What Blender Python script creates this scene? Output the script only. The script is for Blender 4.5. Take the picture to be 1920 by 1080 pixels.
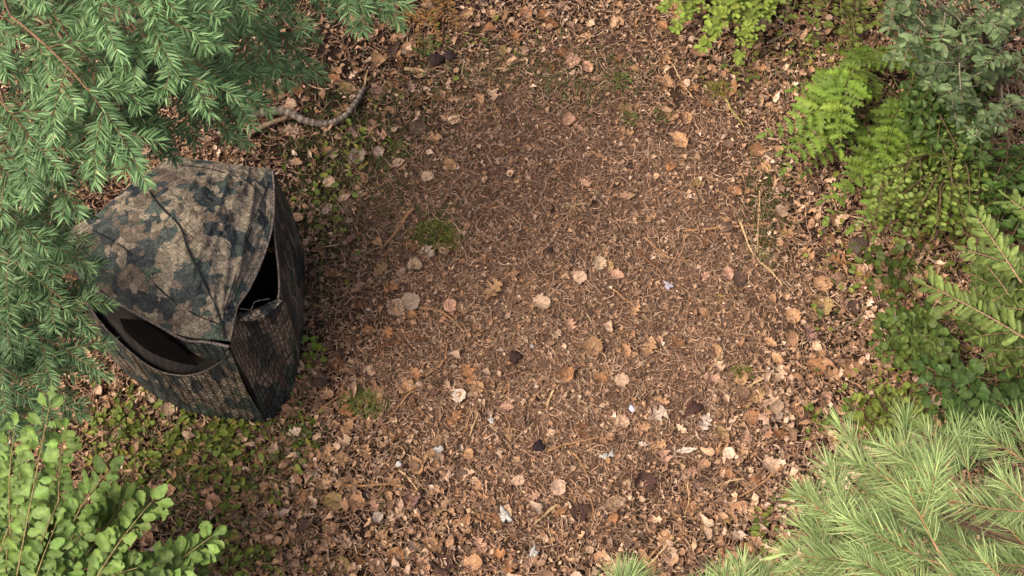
import bpy, math
import numpy as np
from mathutils import Vector

for o in list(bpy.data.objects):
    bpy.data.objects.remove(o, do_unlink=True)
scn = bpy.context.scene
COL = scn.collection
rs = np.random.RandomState(11)

# ------------------------------------------------------------------ camera
TILT, DIST, FPX = math.radians(25), 8.0, 2500.0
CAM = np.array([0, -DIST*math.sin(TILT), DIST*math.cos(TILT)])
DV = np.array([0, math.sin(TILT), -math.cos(TILT)])
UV = np.array([0, math.cos(TILT), math.sin(TILT)])
RV = np.array([1.0, 0, 0])
cd = bpy.data.cameras.new('camera'); cam = bpy.data.objects.new('camera', cd); COL.objects.link(cam)
cam.location = CAM; cam.rotation_euler = (TILT, 0, 0)
cd.sensor_width = 36; cd.lens = FPX/1920*36; cd.clip_end = 500; cd.clip_start = .05
scn.camera = cam

# ------------------------------------------------------------------ sky, sun, exposure
SUN_EL, SUN_AZ = math.radians(58), math.radians(243)     # azimuth clockwise from +Y: the sun stands toward the lower left of the picture
w = bpy.data.worlds.new('World'); scn.world = w; w.use_nodes = True
nt = w.node_tree; nt.nodes.clear()
sky = nt.nodes.new('ShaderNodeTexSky'); sky.sky_type = 'NISHITA'; sky.sun_disc = False
sky.sun_elevation = SUN_EL; sky.sun_rotation = SUN_AZ
sky.air_density = 0.45; sky.dust_density = 8.0; sky.ozone_density = 0.2
bg = nt.nodes.new('ShaderNodeBackground'); bg.inputs['Strength'].default_value = 0.15
wo = nt.nodes.new('ShaderNodeOutputWorld')
nt.links.new(sky.outputs[0], bg.inputs[0]); nt.links.new(bg.outputs[0], wo.inputs[0])
sl = bpy.data.lights.new('sun', 'SUN'); sl.energy = 1.5; sl.angle = math.radians(20); sl.color = (1, .91, .76)
so = bpy.data.objects.new('sun', sl); COL.objects.link(so)
sd = Vector((math.sin(SUN_AZ)*math.cos(SUN_EL), math.cos(SUN_AZ)*math.cos(SUN_EL), math.sin(SUN_EL)))
so.rotation_euler = sd.to_track_quat('Z', 'Y').to_euler(); so.location = (-6, -6, 12)
vs = scn.view_settings; vs.view_transform = 'Standard'; vs.look = 'None'; vs.gamma = 1; vs.use_curve_mapping = False
vs.exposure = 0.84
scn.cycles.max_bounces = 6; scn.cycles.diffuse_bounces = 4; scn.cycles.transmission_bounces = 4
scn.cycles.transparent_max_bounces = 6
scn.cycles.use_denoising = True

# ------------------------------------------------------------------ helpers
def hgt(x, y):
    return .012*np.sin(2.1*x+.7)*np.cos(1.7*y) + .007*np.sin(6.3*x+2*y) + .006*np.cos(7.9*y-3*x) + .004*np.sin(17*x)*np.sin(15*y+1)
def P(px, py, z=0.0):
    px = np.asarray(px, float); py = np.asarray(py, float); z = np.asarray(z, float)
    px, py, z = np.broadcast_arrays(px, py, z)
    ray = DV*FPX + RV*(px-960)[..., None] + UV*(540-py)[..., None]
    k = (z-CAM[2])/ray[..., 2]
    return CAM + ray*k[..., None]
def Q(p):
    v = np.asarray(p)-CAM; z = v@DV
    return 960+FPX*(v@RV)/z, 540-FPX*(v@UV)/z
def lin(r, g, b, k=1.0):
    c = np.array([r, g, b])/255.0
    return np.where(c <= .04045, c/12.92, ((c+.055)/1.055)**2.4)*k
GF = np.array([1.22, .97, .86])     # leaf greens lean to yellow
def nrm(v):
    return v/np.maximum(np.linalg.norm(v, axis=-1, keepdims=True), 1e-9)

def mesh(name, V, F, C=None, smooth=True):
    V = np.asarray(V, np.float32).reshape(-1, 3); F = np.asarray(F, np.int32).reshape(-1, 4)
    me = bpy.data.meshes.new(name)
    me.vertices.add(len(V)); me.vertices.foreach_set('co', V.ravel())
    me.loops.add(F.size); me.loops.foreach_set('vertex_index', F.ravel())
    me.polygons.add(len(F)); me.polygons.foreach_set('loop_start', np.arange(len(F), dtype=np.int32)*4)
    try: me.polygons.foreach_set('loop_total', np.full(len(F), 4, np.int32))
    except Exception: pass
    me.update(calc_edges=True)
    if C is not None:
        a = me.attributes.new('tint', 'FLOAT_COLOR', 'POINT')
        c4 = np.ones((len(V), 4), np.float32); c4[:, :3] = C
        a.data.foreach_set('color', c4.ravel())
    me.polygons.foreach_set('use_smooth', np.full(len(F), smooth, bool))
    return me
def obj(name, me, mat, parent=None, loc=None):
    o = bpy.data.objects.new(name, me); COL.objects.link(o)
    if mat is not None and len(me.materials) == 0: me.materials.append(mat)
    if parent is not None: o.parent = parent
    if loc is not None: o.location = loc
    return o
def tag(o, label=None, cat=None, group=None, kind=None):
    if label: o['label'] = label
    if cat: o['category'] = cat
    if group: o['group'] = group
    if kind: o['kind'] = kind
    return o
def root(name, loc, label, cat, group=None):
    o = bpy.data.objects.new(name, None); COL.objects.link(o); o.location = loc; o.empty_display_size = .1
    return tag(o, label, cat, group)

class Geo:
    def __init__(s): s.V, s.F, s.C, s.n = [], [], [], 0
    def add(s, V, F, C):
        V = V.reshape(-1, 3); s.V.append(V); s.F.append(F.reshape(-1, 4)+s.n)
        C = np.asarray(C, float)
        s.C.append(np.broadcast_to(C, (len(V), 3)) if C.ndim == 1 else C.reshape(-1, 3)); s.n += len(V)
    def build(s, name, mat, parent=None, origin=None, smooth=True):
        if not s.V: return None
        V = np.concatenate(s.V)
        if origin is not None: V = V-np.asarray(origin)
        return obj(name, mesh(name, V, np.concatenate(s.F), np.concatenate(s.C), smooth), mat, parent)

def tubes(Pt, R, K=4, up=(0, 0, 1), cap=False):
    """Pt (m,n,3), R (m,n)"""
    m, n, _ = Pt.shape
    T = nrm(np.gradient(Pt, axis=1))
    upv = np.broadcast_to(np.asarray(up, float), T.shape)
    S = np.cross(T, upv); bad = np.linalg.norm(S, axis=-1) < .05
    S[bad] = np.cross(T[bad], np.array([1.0, 0.2, 0])); S = nrm(S); N = np.cross(S, T)
    a = np.arange(K)/K*2*math.pi
    V = Pt[:, :, None, :] + R[:, :, None, None]*(np.cos(a)[None, None, :, None]*S[:, :, None, :] + np.sin(a)[None, None, :, None]*N[:, :, None, :])
    i = np.arange(n-1)[:, None]; k = np.arange(K)[None, :]; k2 = (k+1) % K
    f = np.stack([i*K+k, i*K+k2, (i+1)*K+k2, (i+1)*K+k], -1).reshape(-1, 4)
    F = f[None]+(np.arange(m)*n*K)[:, None, None]
    return V.reshape(-1, 3), F.reshape(-1, 4)
def ribbons(Pt, W, S, fold=None):
    """flat strips: Pt (m,n,3) W (m,n) S (m,3) side vector"""
    m, n, _ = Pt.shape
    off = S[:, None, :]*W[:, :, None]
    V = np.stack([Pt-off, Pt+off], 2)
    i = np.arange(n-1)
    f = np.stack([i*2, i*2+1, i*2+3, i*2+2], -1)
    F = f[None]+(np.arange(m)*n*2)[:, None, None]
    return V.reshape(-1, 3), F.reshape(-1, 4)
def place(tpl, O, X, N, S):
    """template (verts (k,3), faces) at O with axis X, normal N, scale S (m,) or (m,3)"""
    tv, tf = tpl
    X = nrm(X); Y = nrm(np.cross(N, X)); Z = np.cross(X, Y)
    S = np.asarray(S, float)
    if S.ndim == 1: S = np.repeat(S[:, None], 3, 1)
    v = tv[None]*S[:, None, :]
    V = O[:, None, :]+v[..., 0:1]*X[:, None]+v[..., 1:2]*Y[:, None]+v[..., 2:3]*Z[:, None]
    F = tf[None]+(np.arange(len(O))*len(tv))[:, None, None]
    return V.reshape(-1, 3), F.reshape(-1, 4)

def leaf_tpl(kind, n=8, c=4, seed=0, crump=0.0, curl=0.0, fold=.15, width=.5):
    r = np.random.RandomState(seed)
    u = np.linspace(0, 1, n+1); v = np.linspace(-1, 1, c+1)
    if kind == 'ovate':   w = np.sin(math.pi*np.clip(u, 0, 1)**.8)**.75
    elif kind == 'round': w = np.sqrt(np.clip(1-(2*u-1)**2, 0, 1))**.9
    elif kind == 'obovate': w = np.sin(math.pi*u**1.45)**.7
    elif kind == 'lance': w = np.sin(math.pi*u**.9)**1.1
    elif kind == 'lobed': w = np.sin(math.pi*u**1.1)**.6*(.70+.34*np.cos(u*math.pi*2*2.6+.6))
    elif kind == 'oak':   w = np.sin(math.pi*u**1.05)**.6*(.66+.34*np.cos(u*math.pi*2*3.6+.4))
    elif kind == 'pinna': w = np.clip(u*8, 0, 1)**.6*(1.05-.45*u)*np.clip((1-u)*5, 0, 1)**.6*(.76+.28*np.cos(u*32+.5))
    elif kind == 'pinnule': w = np.clip(u*6, 0, 1)**.6*(.72+.35*u)*np.clip((1-u)*4.5, 0, 1)**.55*(1+.13*np.cos(u*19+.5))
    elif kind == 'oblong': w = np.clip(u*5, 0, 1)**.7*np.sqrt(np.clip(1-np.clip((u-.72)/.28, 0, 1)**2, 0, 1))*(.78+.3*u)*(1+.07*np.cos(u*25))
    elif kind == 'trilobe': w = (u < .55)*(.30+.75*(u/.55)**1.4)*np.clip(u*8, 0, 1) + (u >= .55)*(.50+.1*np.cos((u-.55)*9))*np.clip((1-u)*5, 0, 1)**.6
    w = np.maximum(w, .03)
    U = np.repeat(u[:, None], c+1, 1); VV = w[:, None]*v[None, :]
    x = U.copy(); y = VV*width
    if kind in ('lobed', 'oak', 'trilobe'): x = x+np.abs(v)[None, :]*.10*np.sin(u*math.pi)[:, None]
    z = fold*np.abs(y) + curl*((x-.4)**2) - curl*.2
    if crump:
        for k in range(5):
            a, b, p = r.uniform(3, 16), r.uniform(3, 16), r.uniform(0, 6.28); q = r.uniform(0, 6.28)
            z = z+crump*.5*np.sin(a*x*math.cos(q)+b*y*math.sin(q)+p)*r.uniform(.4, 1)
        y = y*(1+r.uniform(-.18, .18, y.shape)); x = x+r.uniform(-.04, .04, x.shape)
        cur = r.uniform(-1, 1.4); z = z+cur*y*y*1.2
        z = z-z.min()*0.8
    V = np.stack([x, y, z], -1).reshape(-1, 3)
    i = np.arange(n)[:, None]; k = np.arange(c)[None, :]
    F = np.stack([i*(c+1)+k, (i+1)*(c+1)+k, (i+1)*(c+1)+k+1, i*(c+1)+k+1], -1).reshape(-1, 4)
    return V, F

def bez(p0, p1, p2, n):
    t = np.linspace(0, 1, n)[:, None]
    return (1-t)**2*p0+2*t*(1-t)*p1+t*t*p2
def crv(pts, n):
    """Catmull-Rom through pts"""
    pts = np.asarray(pts, float); m = len(pts)
    e = np.vstack([2*pts[0]-pts[1], pts, 2*pts[-1]-pts[-2]])
    out = []
    for q in np.linspace(0, m-1-1e-6, n):
        i = int(q); t = q-i; a, b, c, d = e[i], e[i+1], e[i+2], e[i+3]
        out.append(.5*((2*b)+(-a+c)*t+(2*a-5*b+4*c-d)*t*t+(-a+3*b-3*c+d)*t**3))
    return np.array(out)

# ------------------------------------------------------------------ materials
def mat(name, rough=.7, trans=0.0, spec=.3, nscale=30, namt=.25, bump=0.0, bscale=60, base=None):
    m = bpy.data.materials.new(name); m.use_nodes = True; t = m.node_tree; t.nodes.clear()
    N = t.nodes.new; L = t.links.new
    out = N('ShaderNodeOutputMaterial'); pr = N('ShaderNodeBsdfPrincipled')
    pr.inputs['Roughness'].default_value = rough; pr.inputs['Specular IOR Level'].default_value = spec
    if base is None:
        at = N('ShaderNodeAttribute'); at.attribute_name = 'tint'; csock = at.outputs['Color']
    else:
        rg = N('ShaderNodeRGB'); rg.outputs[0].default_value = (*base, 1); csock = rg.outputs[0]
    tc = N('ShaderNodeTexCoord'); no = N('ShaderNodeTexNoise'); no.inputs['Scale'].default_value = nscale; no.inputs['Detail'].default_value = 3
    L(tc.outputs['Object'], no.inputs['Vector'])
    mr = N('ShaderNodeMapRange'); mr.inputs['From Min'].default_value = .3; mr.inputs['From Max'].default_value = .7
    mr.inputs['To Min'].default_value = 1-namt; mr.inputs['To Max'].default_value = 1+namt
    L(no.outputs['Fac'], mr.inputs['Value'])
    mx = N('ShaderNodeVectorMath'); mx.operation = 'MULTIPLY'; L(csock, mx.inputs[0]); L(mr.outputs[0], mx.inputs[1])
    L(mx.outputs[0], pr.inputs['Base Color'])
    if bump:
        n2 = N('ShaderNodeTexNoise'); n2.inputs['Scale'].default_value = bscale; n2.inputs['Detail'].default_value = 4
        L(tc.outputs['Object'], n2.inputs['Vector'])
        b = N('ShaderNodeBump'); b.inputs['Strength'].default_value = bump; b.inputs['Distance'].default_value = .01
        L(n2.outputs['Fac'], b.inputs['Height']); L(b.outputs[0], pr.inputs['Normal'])
    if trans:
        tr = N('ShaderNodeBsdfTranslucent'); L(mx.outputs[0], tr.inputs['Color'])
        ms = N('ShaderNodeMixShader'); ms.inputs[0].default_value = trans
        L(pr.outputs[0], ms.inputs[1]); L(tr.outputs[0], ms.inputs[2]); L(ms.outputs[0], out.inputs[0])
    else: L(pr.outputs[0], out.inputs[0])
    return m
M_NEEDLE = mat('needle', .55, .22, .35, 6, .18)
M_LEAF = mat('green_leaf', .55, .30, .32, 45, .24, .3, 90)
M_DRY = mat('dry_leaf', .85, .12, .15, 70, .28, .7, 130)
M_BARK = mat('bark', .9, 0, .1, 60, .35, .8, 120)
M_STRAW = mat('straw', .85, 0, .15, 25, .30)
M_PEB = mat('stone', .8, 0, .2, 60, .15, .5, 150)
M_WHITE = mat('pale_scrap', .7, .15, .2, 60, .08, .5, 120)

def ground_mat():
    m = bpy.data.materials.new('soil'); m.use_nodes = True; t = m.node_tree; t.nodes.clear(); N = t.nodes.new; L = t.links.new
    out = N('ShaderNodeOutputMaterial'); pr = N('ShaderNodeBsdfPrincipled'); pr.inputs['Roughness'].default_value = .95
    pr.inputs['Specular IOR Level'].default_value = .1
    tc = N('ShaderNodeTexCoord')
    n1 = N('ShaderNodeTexNoise'); n1.inputs['Scale'].default_value = 1.2; n1.inputs['Detail'].default_value = 6
    n2 = N('ShaderNodeTexNoise'); n2.inputs['Scale'].default_value = 45; n2.inputs['Detail'].default_value = 8; n2.inputs['Roughness'].default_value = .7
    at = N('ShaderNodeAttribute'); at.attribute_name = 'tint'
    for n in (n1, n2): L(tc.outputs['Object'], n.inputs['Vector'])
    r2 = N('ShaderNodeValToRGB'); r2.color_ramp.elements[0].position = .3; r2.color_ramp.elements[0].color = (.35, .33, .32, 1)
    r2.color_ramp.elements[1].position = .72; r2.color_ramp.elements[1].color = (1.7, 1.6, 1.5, 1)
    L(n2.outputs['Fac'], r2.inputs['Fac'])
    mx = N('ShaderNodeVectorMath'); mx.operation = 'MULTIPLY'; L(at.outputs['Color'], mx.inputs[0]); L(r2.outputs[0], mx.inputs[1])
    mr = N('ShaderNodeMapRange'); mr.inputs['To Min'].default_value = .6; mr.inputs['To Max'].default_value = 1.4; L(n1.outputs['Fac'], mr.inputs['Value'])
    m2 = N('ShaderNodeVectorMath'); m2.operation = 'MULTIPLY'; L(mx.outputs[0], m2.inputs[0]); L(mr.outputs[0], m2.inputs[1])
    L(m2.outputs[0], pr.inputs['Base Color'])
    b = N('ShaderNodeBump'); b.inputs['Strength'].default_value = 1; b.inputs['Distance'].default_value = .02
    L(n2.outputs['Fac'], b.inputs['Height']); L(b.outputs[0], pr.inputs['Normal']); L(pr.outputs[0], out.inputs[0])
    return m

def camo_mat(name, dark=1.0, scale=1.0, stretch=(1, 1, 1), net=.8, nsc=55):
    m = bpy.data.materials.new(name); m.use_nodes = True; t = m.node_tree; t.nodes.clear(); N = t.nodes.new; L = t.links.new
    out = N('ShaderNodeOutputMaterial'); pr = N('ShaderNodeBsdfPrincipled'); pr.inputs['Roughness'].default_value = .62
    pr.inputs['Specular IOR Level'].default_value = .35
    tc = N('ShaderNodeTexCoord'); mp = N('ShaderNodeMapping'); mp.inputs['Scale'].default_value = stretch
    L(tc.outputs['Object'], mp.inputs['Vector'])
    dn = N('ShaderNodeTexNoise'); dn.inputs['Scale'].default_value = 14*scale; dn.inputs['Detail'].default_value = 2
    L(mp.outputs[0], dn.inputs['Vector'])
    ds = N('ShaderNodeVectorMath'); ds.operation = 'MULTIPLY_ADD'; ds.inputs[1].default_value = (.07, .07, .07)
    L(dn.outputs['Color'], ds.inputs[0]); L(mp.outputs[0], ds.inputs[2])
    # patches follow the cells of a coarse tiling, so their outlines are stepped like leaf prints
    vo = N('ShaderNodeTexVoronoi'); vo.inputs['Scale'].default_value = 24*scale; L(ds.outputs[0], vo.inputs['Vector'])
    def patch(off, sc, lo):
        a = N('ShaderNodeVectorMath'); a.operation = 'ADD'; a.inputs[1].default_value = off; L(vo.outputs['Position'], a.inputs[0])
        n = N('ShaderNodeTexNoise'); n.inputs['Scale'].default_value = sc*scale; n.inputs['Detail'].default_value = 1.5; L(a.outputs[0], n.inputs['Vector'])
        g = N('ShaderNodeMath'); g.operation = 'GREATER_THAN'; g.inputs[1].default_value = lo; L(n.outputs['Fac'], g.inputs[0]); return g
    br = N('ShaderNodeMix'); br.data_type = 'RGBA'; br.inputs[6].default_value = (.225*dark, .182*dark, .125*dark, 1); br.inputs[7].default_value = (.150*dark, .112*dark, .078*dark, 1)
    L(patch((3, 1, 2), 6, .55).outputs[0], br.inputs[0])
    c = br.outputs[2]
    for off, sc, lo, cc in (((7, 3, 1), 6.0, .55, (.055, .068, .058)), ((1, 9, 4), 6.6, .585, (.036, .042, .040)), ((5, 5, 9), 6, .64, (.062, .082, .055)), ((15, 2, 9), 6, .75, (.090, .060, .062))):
        mi = N('ShaderNodeMix'); mi.data_type = 'RGBA'; mi.inputs[7].default_value = (*[q*dark for q in cc], 1)
        L(c, mi.inputs[6]); L(patch(off, sc, lo).outputs[0], mi.inputs[0]); c = mi.outputs[2]
    # printed scale outlines
    v2 = N('ShaderNodeTexVoronoi'); v2.feature = 'DISTANCE_TO_EDGE'; v2.inputs['Scale'].default_value = 30*scale; L(ds.outputs[0], v2.inputs['Vector'])
    e = N('ShaderNodeMapRange'); e.inputs['From Max'].default_value = .07; e.inputs['To Min'].default_value = .38; e.inputs['To Max'].default_value = 1.06; L(v2.outputs['Distance'], e.inputs['Value'])
    v3 = N('ShaderNodeTexVoronoi'); v3.inputs['Scale'].default_value = 30*scale; L(ds.outputs[0], v3.inputs['Vector'])
    sp = N('ShaderNodeSeparateColor'); L(v3.outputs['Color'], sp.inputs[0])
    e2 = N('ShaderNodeMapRange'); e2.inputs['To Min'].default_value = .72; e2.inputs['To Max'].default_value = 1.4; L(sp.outputs[0], e2.inputs['Value'])
    mm = N('ShaderNodeMath'); mm.operation = 'MULTIPLY'; L(e.outputs[0], mm.inputs[0]); L(e2.outputs[0], mm.inputs[1])
    mx = N('ShaderNodeVectorMath'); mx.operation = 'MULTIPLY'; L(c, mx.inputs[0]); L(mm.outputs[0], mx.inputs[1])
    # woven net lying over the cloth
    nm = N('ShaderNodeMapping'); nm.inputs['Rotation'].default_value = (.35, .3, .78); L(tc.outputs['Object'], nm.inputs['Vector'])
    nv = N('ShaderNodeTexVoronoi'); nv.feature = 'DISTANCE_TO_EDGE'; nv.inputs['Scale'].default_value = nsc; nv.inputs['Randomness'].default_value = .12; L(nm.outputs[0], nv.inputs['Vector'])
    nr = N('ShaderNodeMapRange'); nr.inputs['From Min'].default_value = .04; nr.inputs['From Max'].default_value = .22; nr.inputs['To Min'].default_value = net; nr.inputs['To Max'].default_value = 1.1; L(nv.outputs['Distance'], nr.inputs['Value'])
    m9 = N('ShaderNodeVectorMath'); m9.operation = 'MULTIPLY'; L(mx.outputs[0], m9.inputs[0]); L(nr.outputs[0], m9.inputs[1]); mx = m9
    geo = N('ShaderNodeNewGeometry'); bf = N('ShaderNodeMix'); bf.data_type = 'RGBA'; bf.inputs[7].default_value = (.004, .004, .004, 1)
    L(geo.outputs['Backfacing'], bf.inputs[0]); L(mx.outputs[0], bf.inputs[6]); L(bf.outputs[2], pr.inputs['Base Color'])
    wn = N('ShaderNodeTexNoise'); wn.inputs['Scale'].default_value = 9; wn.inputs['Detail'].default_value = 4; wn.inputs['Distortion'].default_value = 1.2; L(mp.outputs[0], wn.inputs['Vector'])
    ad = N('ShaderNodeMath'); ad.operation = 'MULTIPLY_ADD'; ad.inputs[1].default_value = .12; L(v2.outputs['Distance'], ad.inputs[0]); L(wn.outputs['Fac'], ad.inputs[2])
    b = N('ShaderNodeBump'); b.inputs['Strength'].default_value = .8; b.inputs['Distance'].default_value = .045
    L(ad.outputs[0], b.inputs['Height']); L(b.outputs[0], pr.inputs['Normal']); L(pr.outputs[0], out.inputs[0])
    return m

def net_mat():
    m = bpy.data.materials.new('black_net'); m.use_nodes = True; t = m.node_tree; t.nodes.clear(); N = t.nodes.new; L = t.links.new
    out = N('ShaderNodeOutputMaterial'); pr = N('ShaderNodeBsdfPrincipled'); pr.inputs['Roughness'].default_value = .6
    tc = N('ShaderNodeTexCoord'); mp = N('ShaderNodeMapping'); mp.inputs['Rotation'].default_value = (.5, .4, .6); L(tc.outputs['Object'], mp.inputs['Vector'])
    v = N('ShaderNodeTexVoronoi'); v.inputs['Scale'].default_value = 75; v.inputs['Randomness'].default_value = .15; L(mp.outputs[0], v.inputs['Vector'])
    r = N('ShaderNodeValToRGB'); r.color_ramp.elements[0].position = .25; r.color_ramp.elements[0].color = (.002, .002, .002, 1)
    r.color_ramp.elements[1].position = .55; r.color_ramp.elements[1].color = (.055, .047, .04, 1)
    L(v.outputs['Distance'], r.inputs['Fac']); L(r.outputs[0], pr.inputs['Base Color']); L(pr.outputs[0], out.inputs[0])
    return m

# ------------------------------------------------------------------ setting: the ground sheet
def smooth(a, b, x):
    t = np.clip((x-a)/(b-a), 0, 1); return t*t*(3-2*t)
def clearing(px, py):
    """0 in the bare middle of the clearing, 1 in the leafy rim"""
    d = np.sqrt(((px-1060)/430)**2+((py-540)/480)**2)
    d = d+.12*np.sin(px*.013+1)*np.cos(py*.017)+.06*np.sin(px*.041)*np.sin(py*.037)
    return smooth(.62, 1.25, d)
def ground():
    e = np.array([60, 40, 25, 15, 10, 7.5, 6.2])
    xs = np.concatenate([-e, np.linspace(-5.2, 5.2, 380), e[::-1]]); ys = np.concatenate([-e, np.linspace(-4.2, 4.6, 330), e[::-1]])
    X, Y = np.meshgrid(xs, ys); Z = hgt(X, Y)
    V = np.stack([X, Y, Z], -1).reshape(-1, 3)
    n, m = X.shape; i = np.arange(n-1)[:, None]; k = np.arange(m-1)[None]
    F = np.stack([i*m+k, i*m+k+1, (i+1)*m+k+1, (i+1)*m+k], -1)
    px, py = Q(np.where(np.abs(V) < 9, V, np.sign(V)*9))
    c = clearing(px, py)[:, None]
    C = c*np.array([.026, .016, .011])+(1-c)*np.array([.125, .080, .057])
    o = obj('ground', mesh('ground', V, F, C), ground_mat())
    tag(o, kind='structure')
ground()

# ------------------------------------------------------------------ forest litter
DRYT = [leaf_tpl(k, 7, 4, s, cr, cu, .2, wd) for s, (k, cr, cu, wd) in enumerate([
    ('ovate', .09, .9, .34), ('ovate', .11, -.8, .26), ('round', .08, .5, .46), ('lance', .10, 1.4, .17), ('oak', .09, .6, .40),
    ('lobed', .10, .8, .38), ('lance', .08, 1.1, .22), ('obovate', .11, -1.0, .30), ('oak', .12, -.7, .32), ('lance', .12, -1.2, .14), ('ovate', .13, 1.2, .22), ('oak', .13, 1.0, .26)])]
BIGT = {k: [leaf_tpl(k2, 16, 10, 40+s, cr, cu, .1, wd) for s in range(4)] for k, (k2, cr, cu, wd) in dict(
    round=('round', .055, .15, .47), oak=('oak', .05, .3, .44), ovate=('ovate', .06, .35, .36), lobed=('lobed', .06, .3, .46), strip=('lance', .05, .3, .16), curl=('obovate', .09, -.9, .33)).items()}
PAL = np.array([(.42, .262, .157), (.35, .20, .115), (.48, .325, .215), (.31, .175, .095), (.20, .12, .076), (.58, .42, .305), (.40, .265, .185), (.08, .05, .038)])
PALW = np.array([.24, .20, .16, .12, .10, .06, .07, .05])
def in_view(n, mx=330, top=300):
    px = rs.uniform(-mx, 1920+mx, n); py = rs.uniform(-top, 1080+mx, n)
    return px, py
def rand_dir(n):
    a = rs.uniform(0, 2*math.pi, n); return np.stack([np.cos(a), np.sin(a), np.zeros(n)], -1)
def tilt_n(n, s):
    v = rs.normal(0, s, (n, 3)); v[:, 2] = 1; return nrm(v)
# footprint of the tent, kept free of litter
TENT_FOOT = np.array([(205, 640), (330, 750), (495, 778), (548, 690), (556, 480), (400, 450)])
def in_poly(px, py, poly):
    ins = np.zeros(px.shape, bool); j = len(poly)-1
    for i in range(len(poly)):
        xi, yi = poly[i]; xj, yj = poly[j]
        ins ^= ((yi > py) != (yj > py)) & (px < (xj-xi)*(py-yi)/(yj-yi+1e-9)+xi); j = i
    return ins

def litter():
    # curled rootlets, straws and needles
    g = Geo(); n = 92000
    px, py = in_view(n); c = clearing(px, py)
    dz = np.exp(-((px-600)/130)**2-((py-170)/150)**2)+np.exp(-((px-590)/50)**2-((py-420)/140)**2)
    keep = (rs.rand(n) < (1-.42*c)*(1-.6*np.clip(dz, 0, 1))) & ~in_poly(px, py, TENT_FOOT); px, py, c = px[keep], py[keep], c[keep]; n = len(px)
    p0 = P(px, py, 0); L = rs.gamma(4, .017, n)+.03; L = np.minimum(L, .2)
    a = rs.uniform(0, 6.28, n); k = rs.normal(0, 1.0, n); k2 = rs.normal(0, 1.5, n)
    m = 6; t = np.linspace(0, 1, m)[None]
    ang = a[:, None]+k[:, None]*t*1.5+k2[:, None]*np.sin(t*5)*.5
    st = (L/(m-1))[:, None]
    x = p0[:, 0:1]+np.cumsum(np.cos(ang)*st, 1); y = p0[:, 1:2]+np.cumsum(np.sin(ang)*st, 1)
    zz = rs.uniform(.000, .016, n)[:, None]+rs.normal(0, .10, n)[:, None]*L[:, None]*(t-.5)+.012*np.sin(t*3.1+rs.uniform(0, 6, n)[:, None])
    z = hgt(x, y)+np.maximum(zz, -.004)+.002
    R = (rs.uniform(.0026, .0060, n)*rs.uniform(.8, 1, n)*(.7+.5*(1-c)*0+.3*c))[:, None]*(1-.6*np.abs(t-.35))
    V, F = tubes(np.stack([x, y, z], -1), R, 3)
    base = np.array([(.27, .158, .10), (.34, .215, .14), (.15, .087, .057), (.44, .30, .20), (.24, .165, .10)])
    cc = base[rs.choice(5, n, p=[.32, .26, .24, .10, .08])]*rs.uniform(.7, 1.25, (n, 1))
    cc = cc*np.where(c < .5, 1, .95)[:, None]
    g.add(V, F, np.repeat(cc, m*3, 0))
    o = g.build('straw_litter', M_STRAW); tag(o, 'curled brown straws, rootlets and fallen needles covering the clearing', 'straw litter', kind='stuff')
    # crumbs of bark and soil
    g = Geo(); n = 84000; px, py = in_view(n); kp = ~in_poly(px, py, TENT_FOOT) & (rs.rand(n) > .75*np.exp(-((px-590)/130)**2-((py-200)/200)**2)); px, py = px[kp], py[kp]; n = len(px)
    o_ = P(px, py, 0); o_[:, 2] = hgt(o_[:, 0], o_[:, 1])+rs.uniform(.001, .016, n)
    tp = leaf_tpl('ovate', 2, 2, 5, .05, .3, .5, .4)
    V, F = place(tp, o_, rand_dir(n)+rs.normal(0, .3, (n, 3)), tilt_n(n, .5), rs.gamma(3, .0055, n)+.006)
    cc = PAL[rs.choice(8, n, p=PALW)]*rs.uniform(.45, 1.15, (n, 1))
    g.add(V, F, np.repeat(cc, len(tp[0]), 0))
    o = g.build('bark_crumb_litter', M_DRY); tag(o, 'small brown crumbs of bark and broken leaf over the soil', 'debris', kind='stuff')
    # leaf litter
    g = Geo()
    for (n, lo, hi, pw, zz) in ((48000, .018, .050, 1.3, .026), (9500, .045, .095, 2.4, .045)):
        px, py = in_view(n); c = clearing(px, py)
        cl = .55+.6*np.sin(px*.021+3*np.sin(py*.011))*np.sin(py*.025+2)
        dk = np.exp(-((px-590)/130)**2-((py-200)/200)**2) > .45
        keep = (rs.rand(n) < np.clip((.04+.96*c**pw)*np.clip(cl, .25, 1.1), 0, 1)*np.where(dk, .42, 1)) & ~in_poly(px, py, TENT_FOOT)
        px, py, c = px[keep], py[keep], c[keep]; n = len(px)
        o_ = P(px, py, 0); o_[:, 2] = hgt(o_[:, 0], o_[:, 1])+rs.uniform(.004, zz, n)
        which = rs.randint(0, len(DRYT), n); S = rs.uniform(lo, hi, n)
        D = rand_dir(n)+np.array([0, 0, 1])*rs.normal(.05, .3, (n, 1)); NN = tilt_n(n, .55)
        cc = PAL[rs.choice(8, n, p=PALW)]*rs.uniform(.6, 1.2, (n, 1))
        right = smooth(1150, 1500, px)[:, None]; cc = cc*(1+.12*right)
        for k in range(len(DRYT)):
            s = which == k
            V, F = place(DRYT[k], o_[s], D[s], NN[s], S[s]); g.add(V, F, np.repeat(cc[s], len(DRYT[k][0]), 0))
    o = g.build('leaf_litter', M_DRY); tag(o, 'tan and brown broken dead leaves strewn thickly round the clearing rim', 'leaf litter', kind='stuff')
litter()

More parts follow.
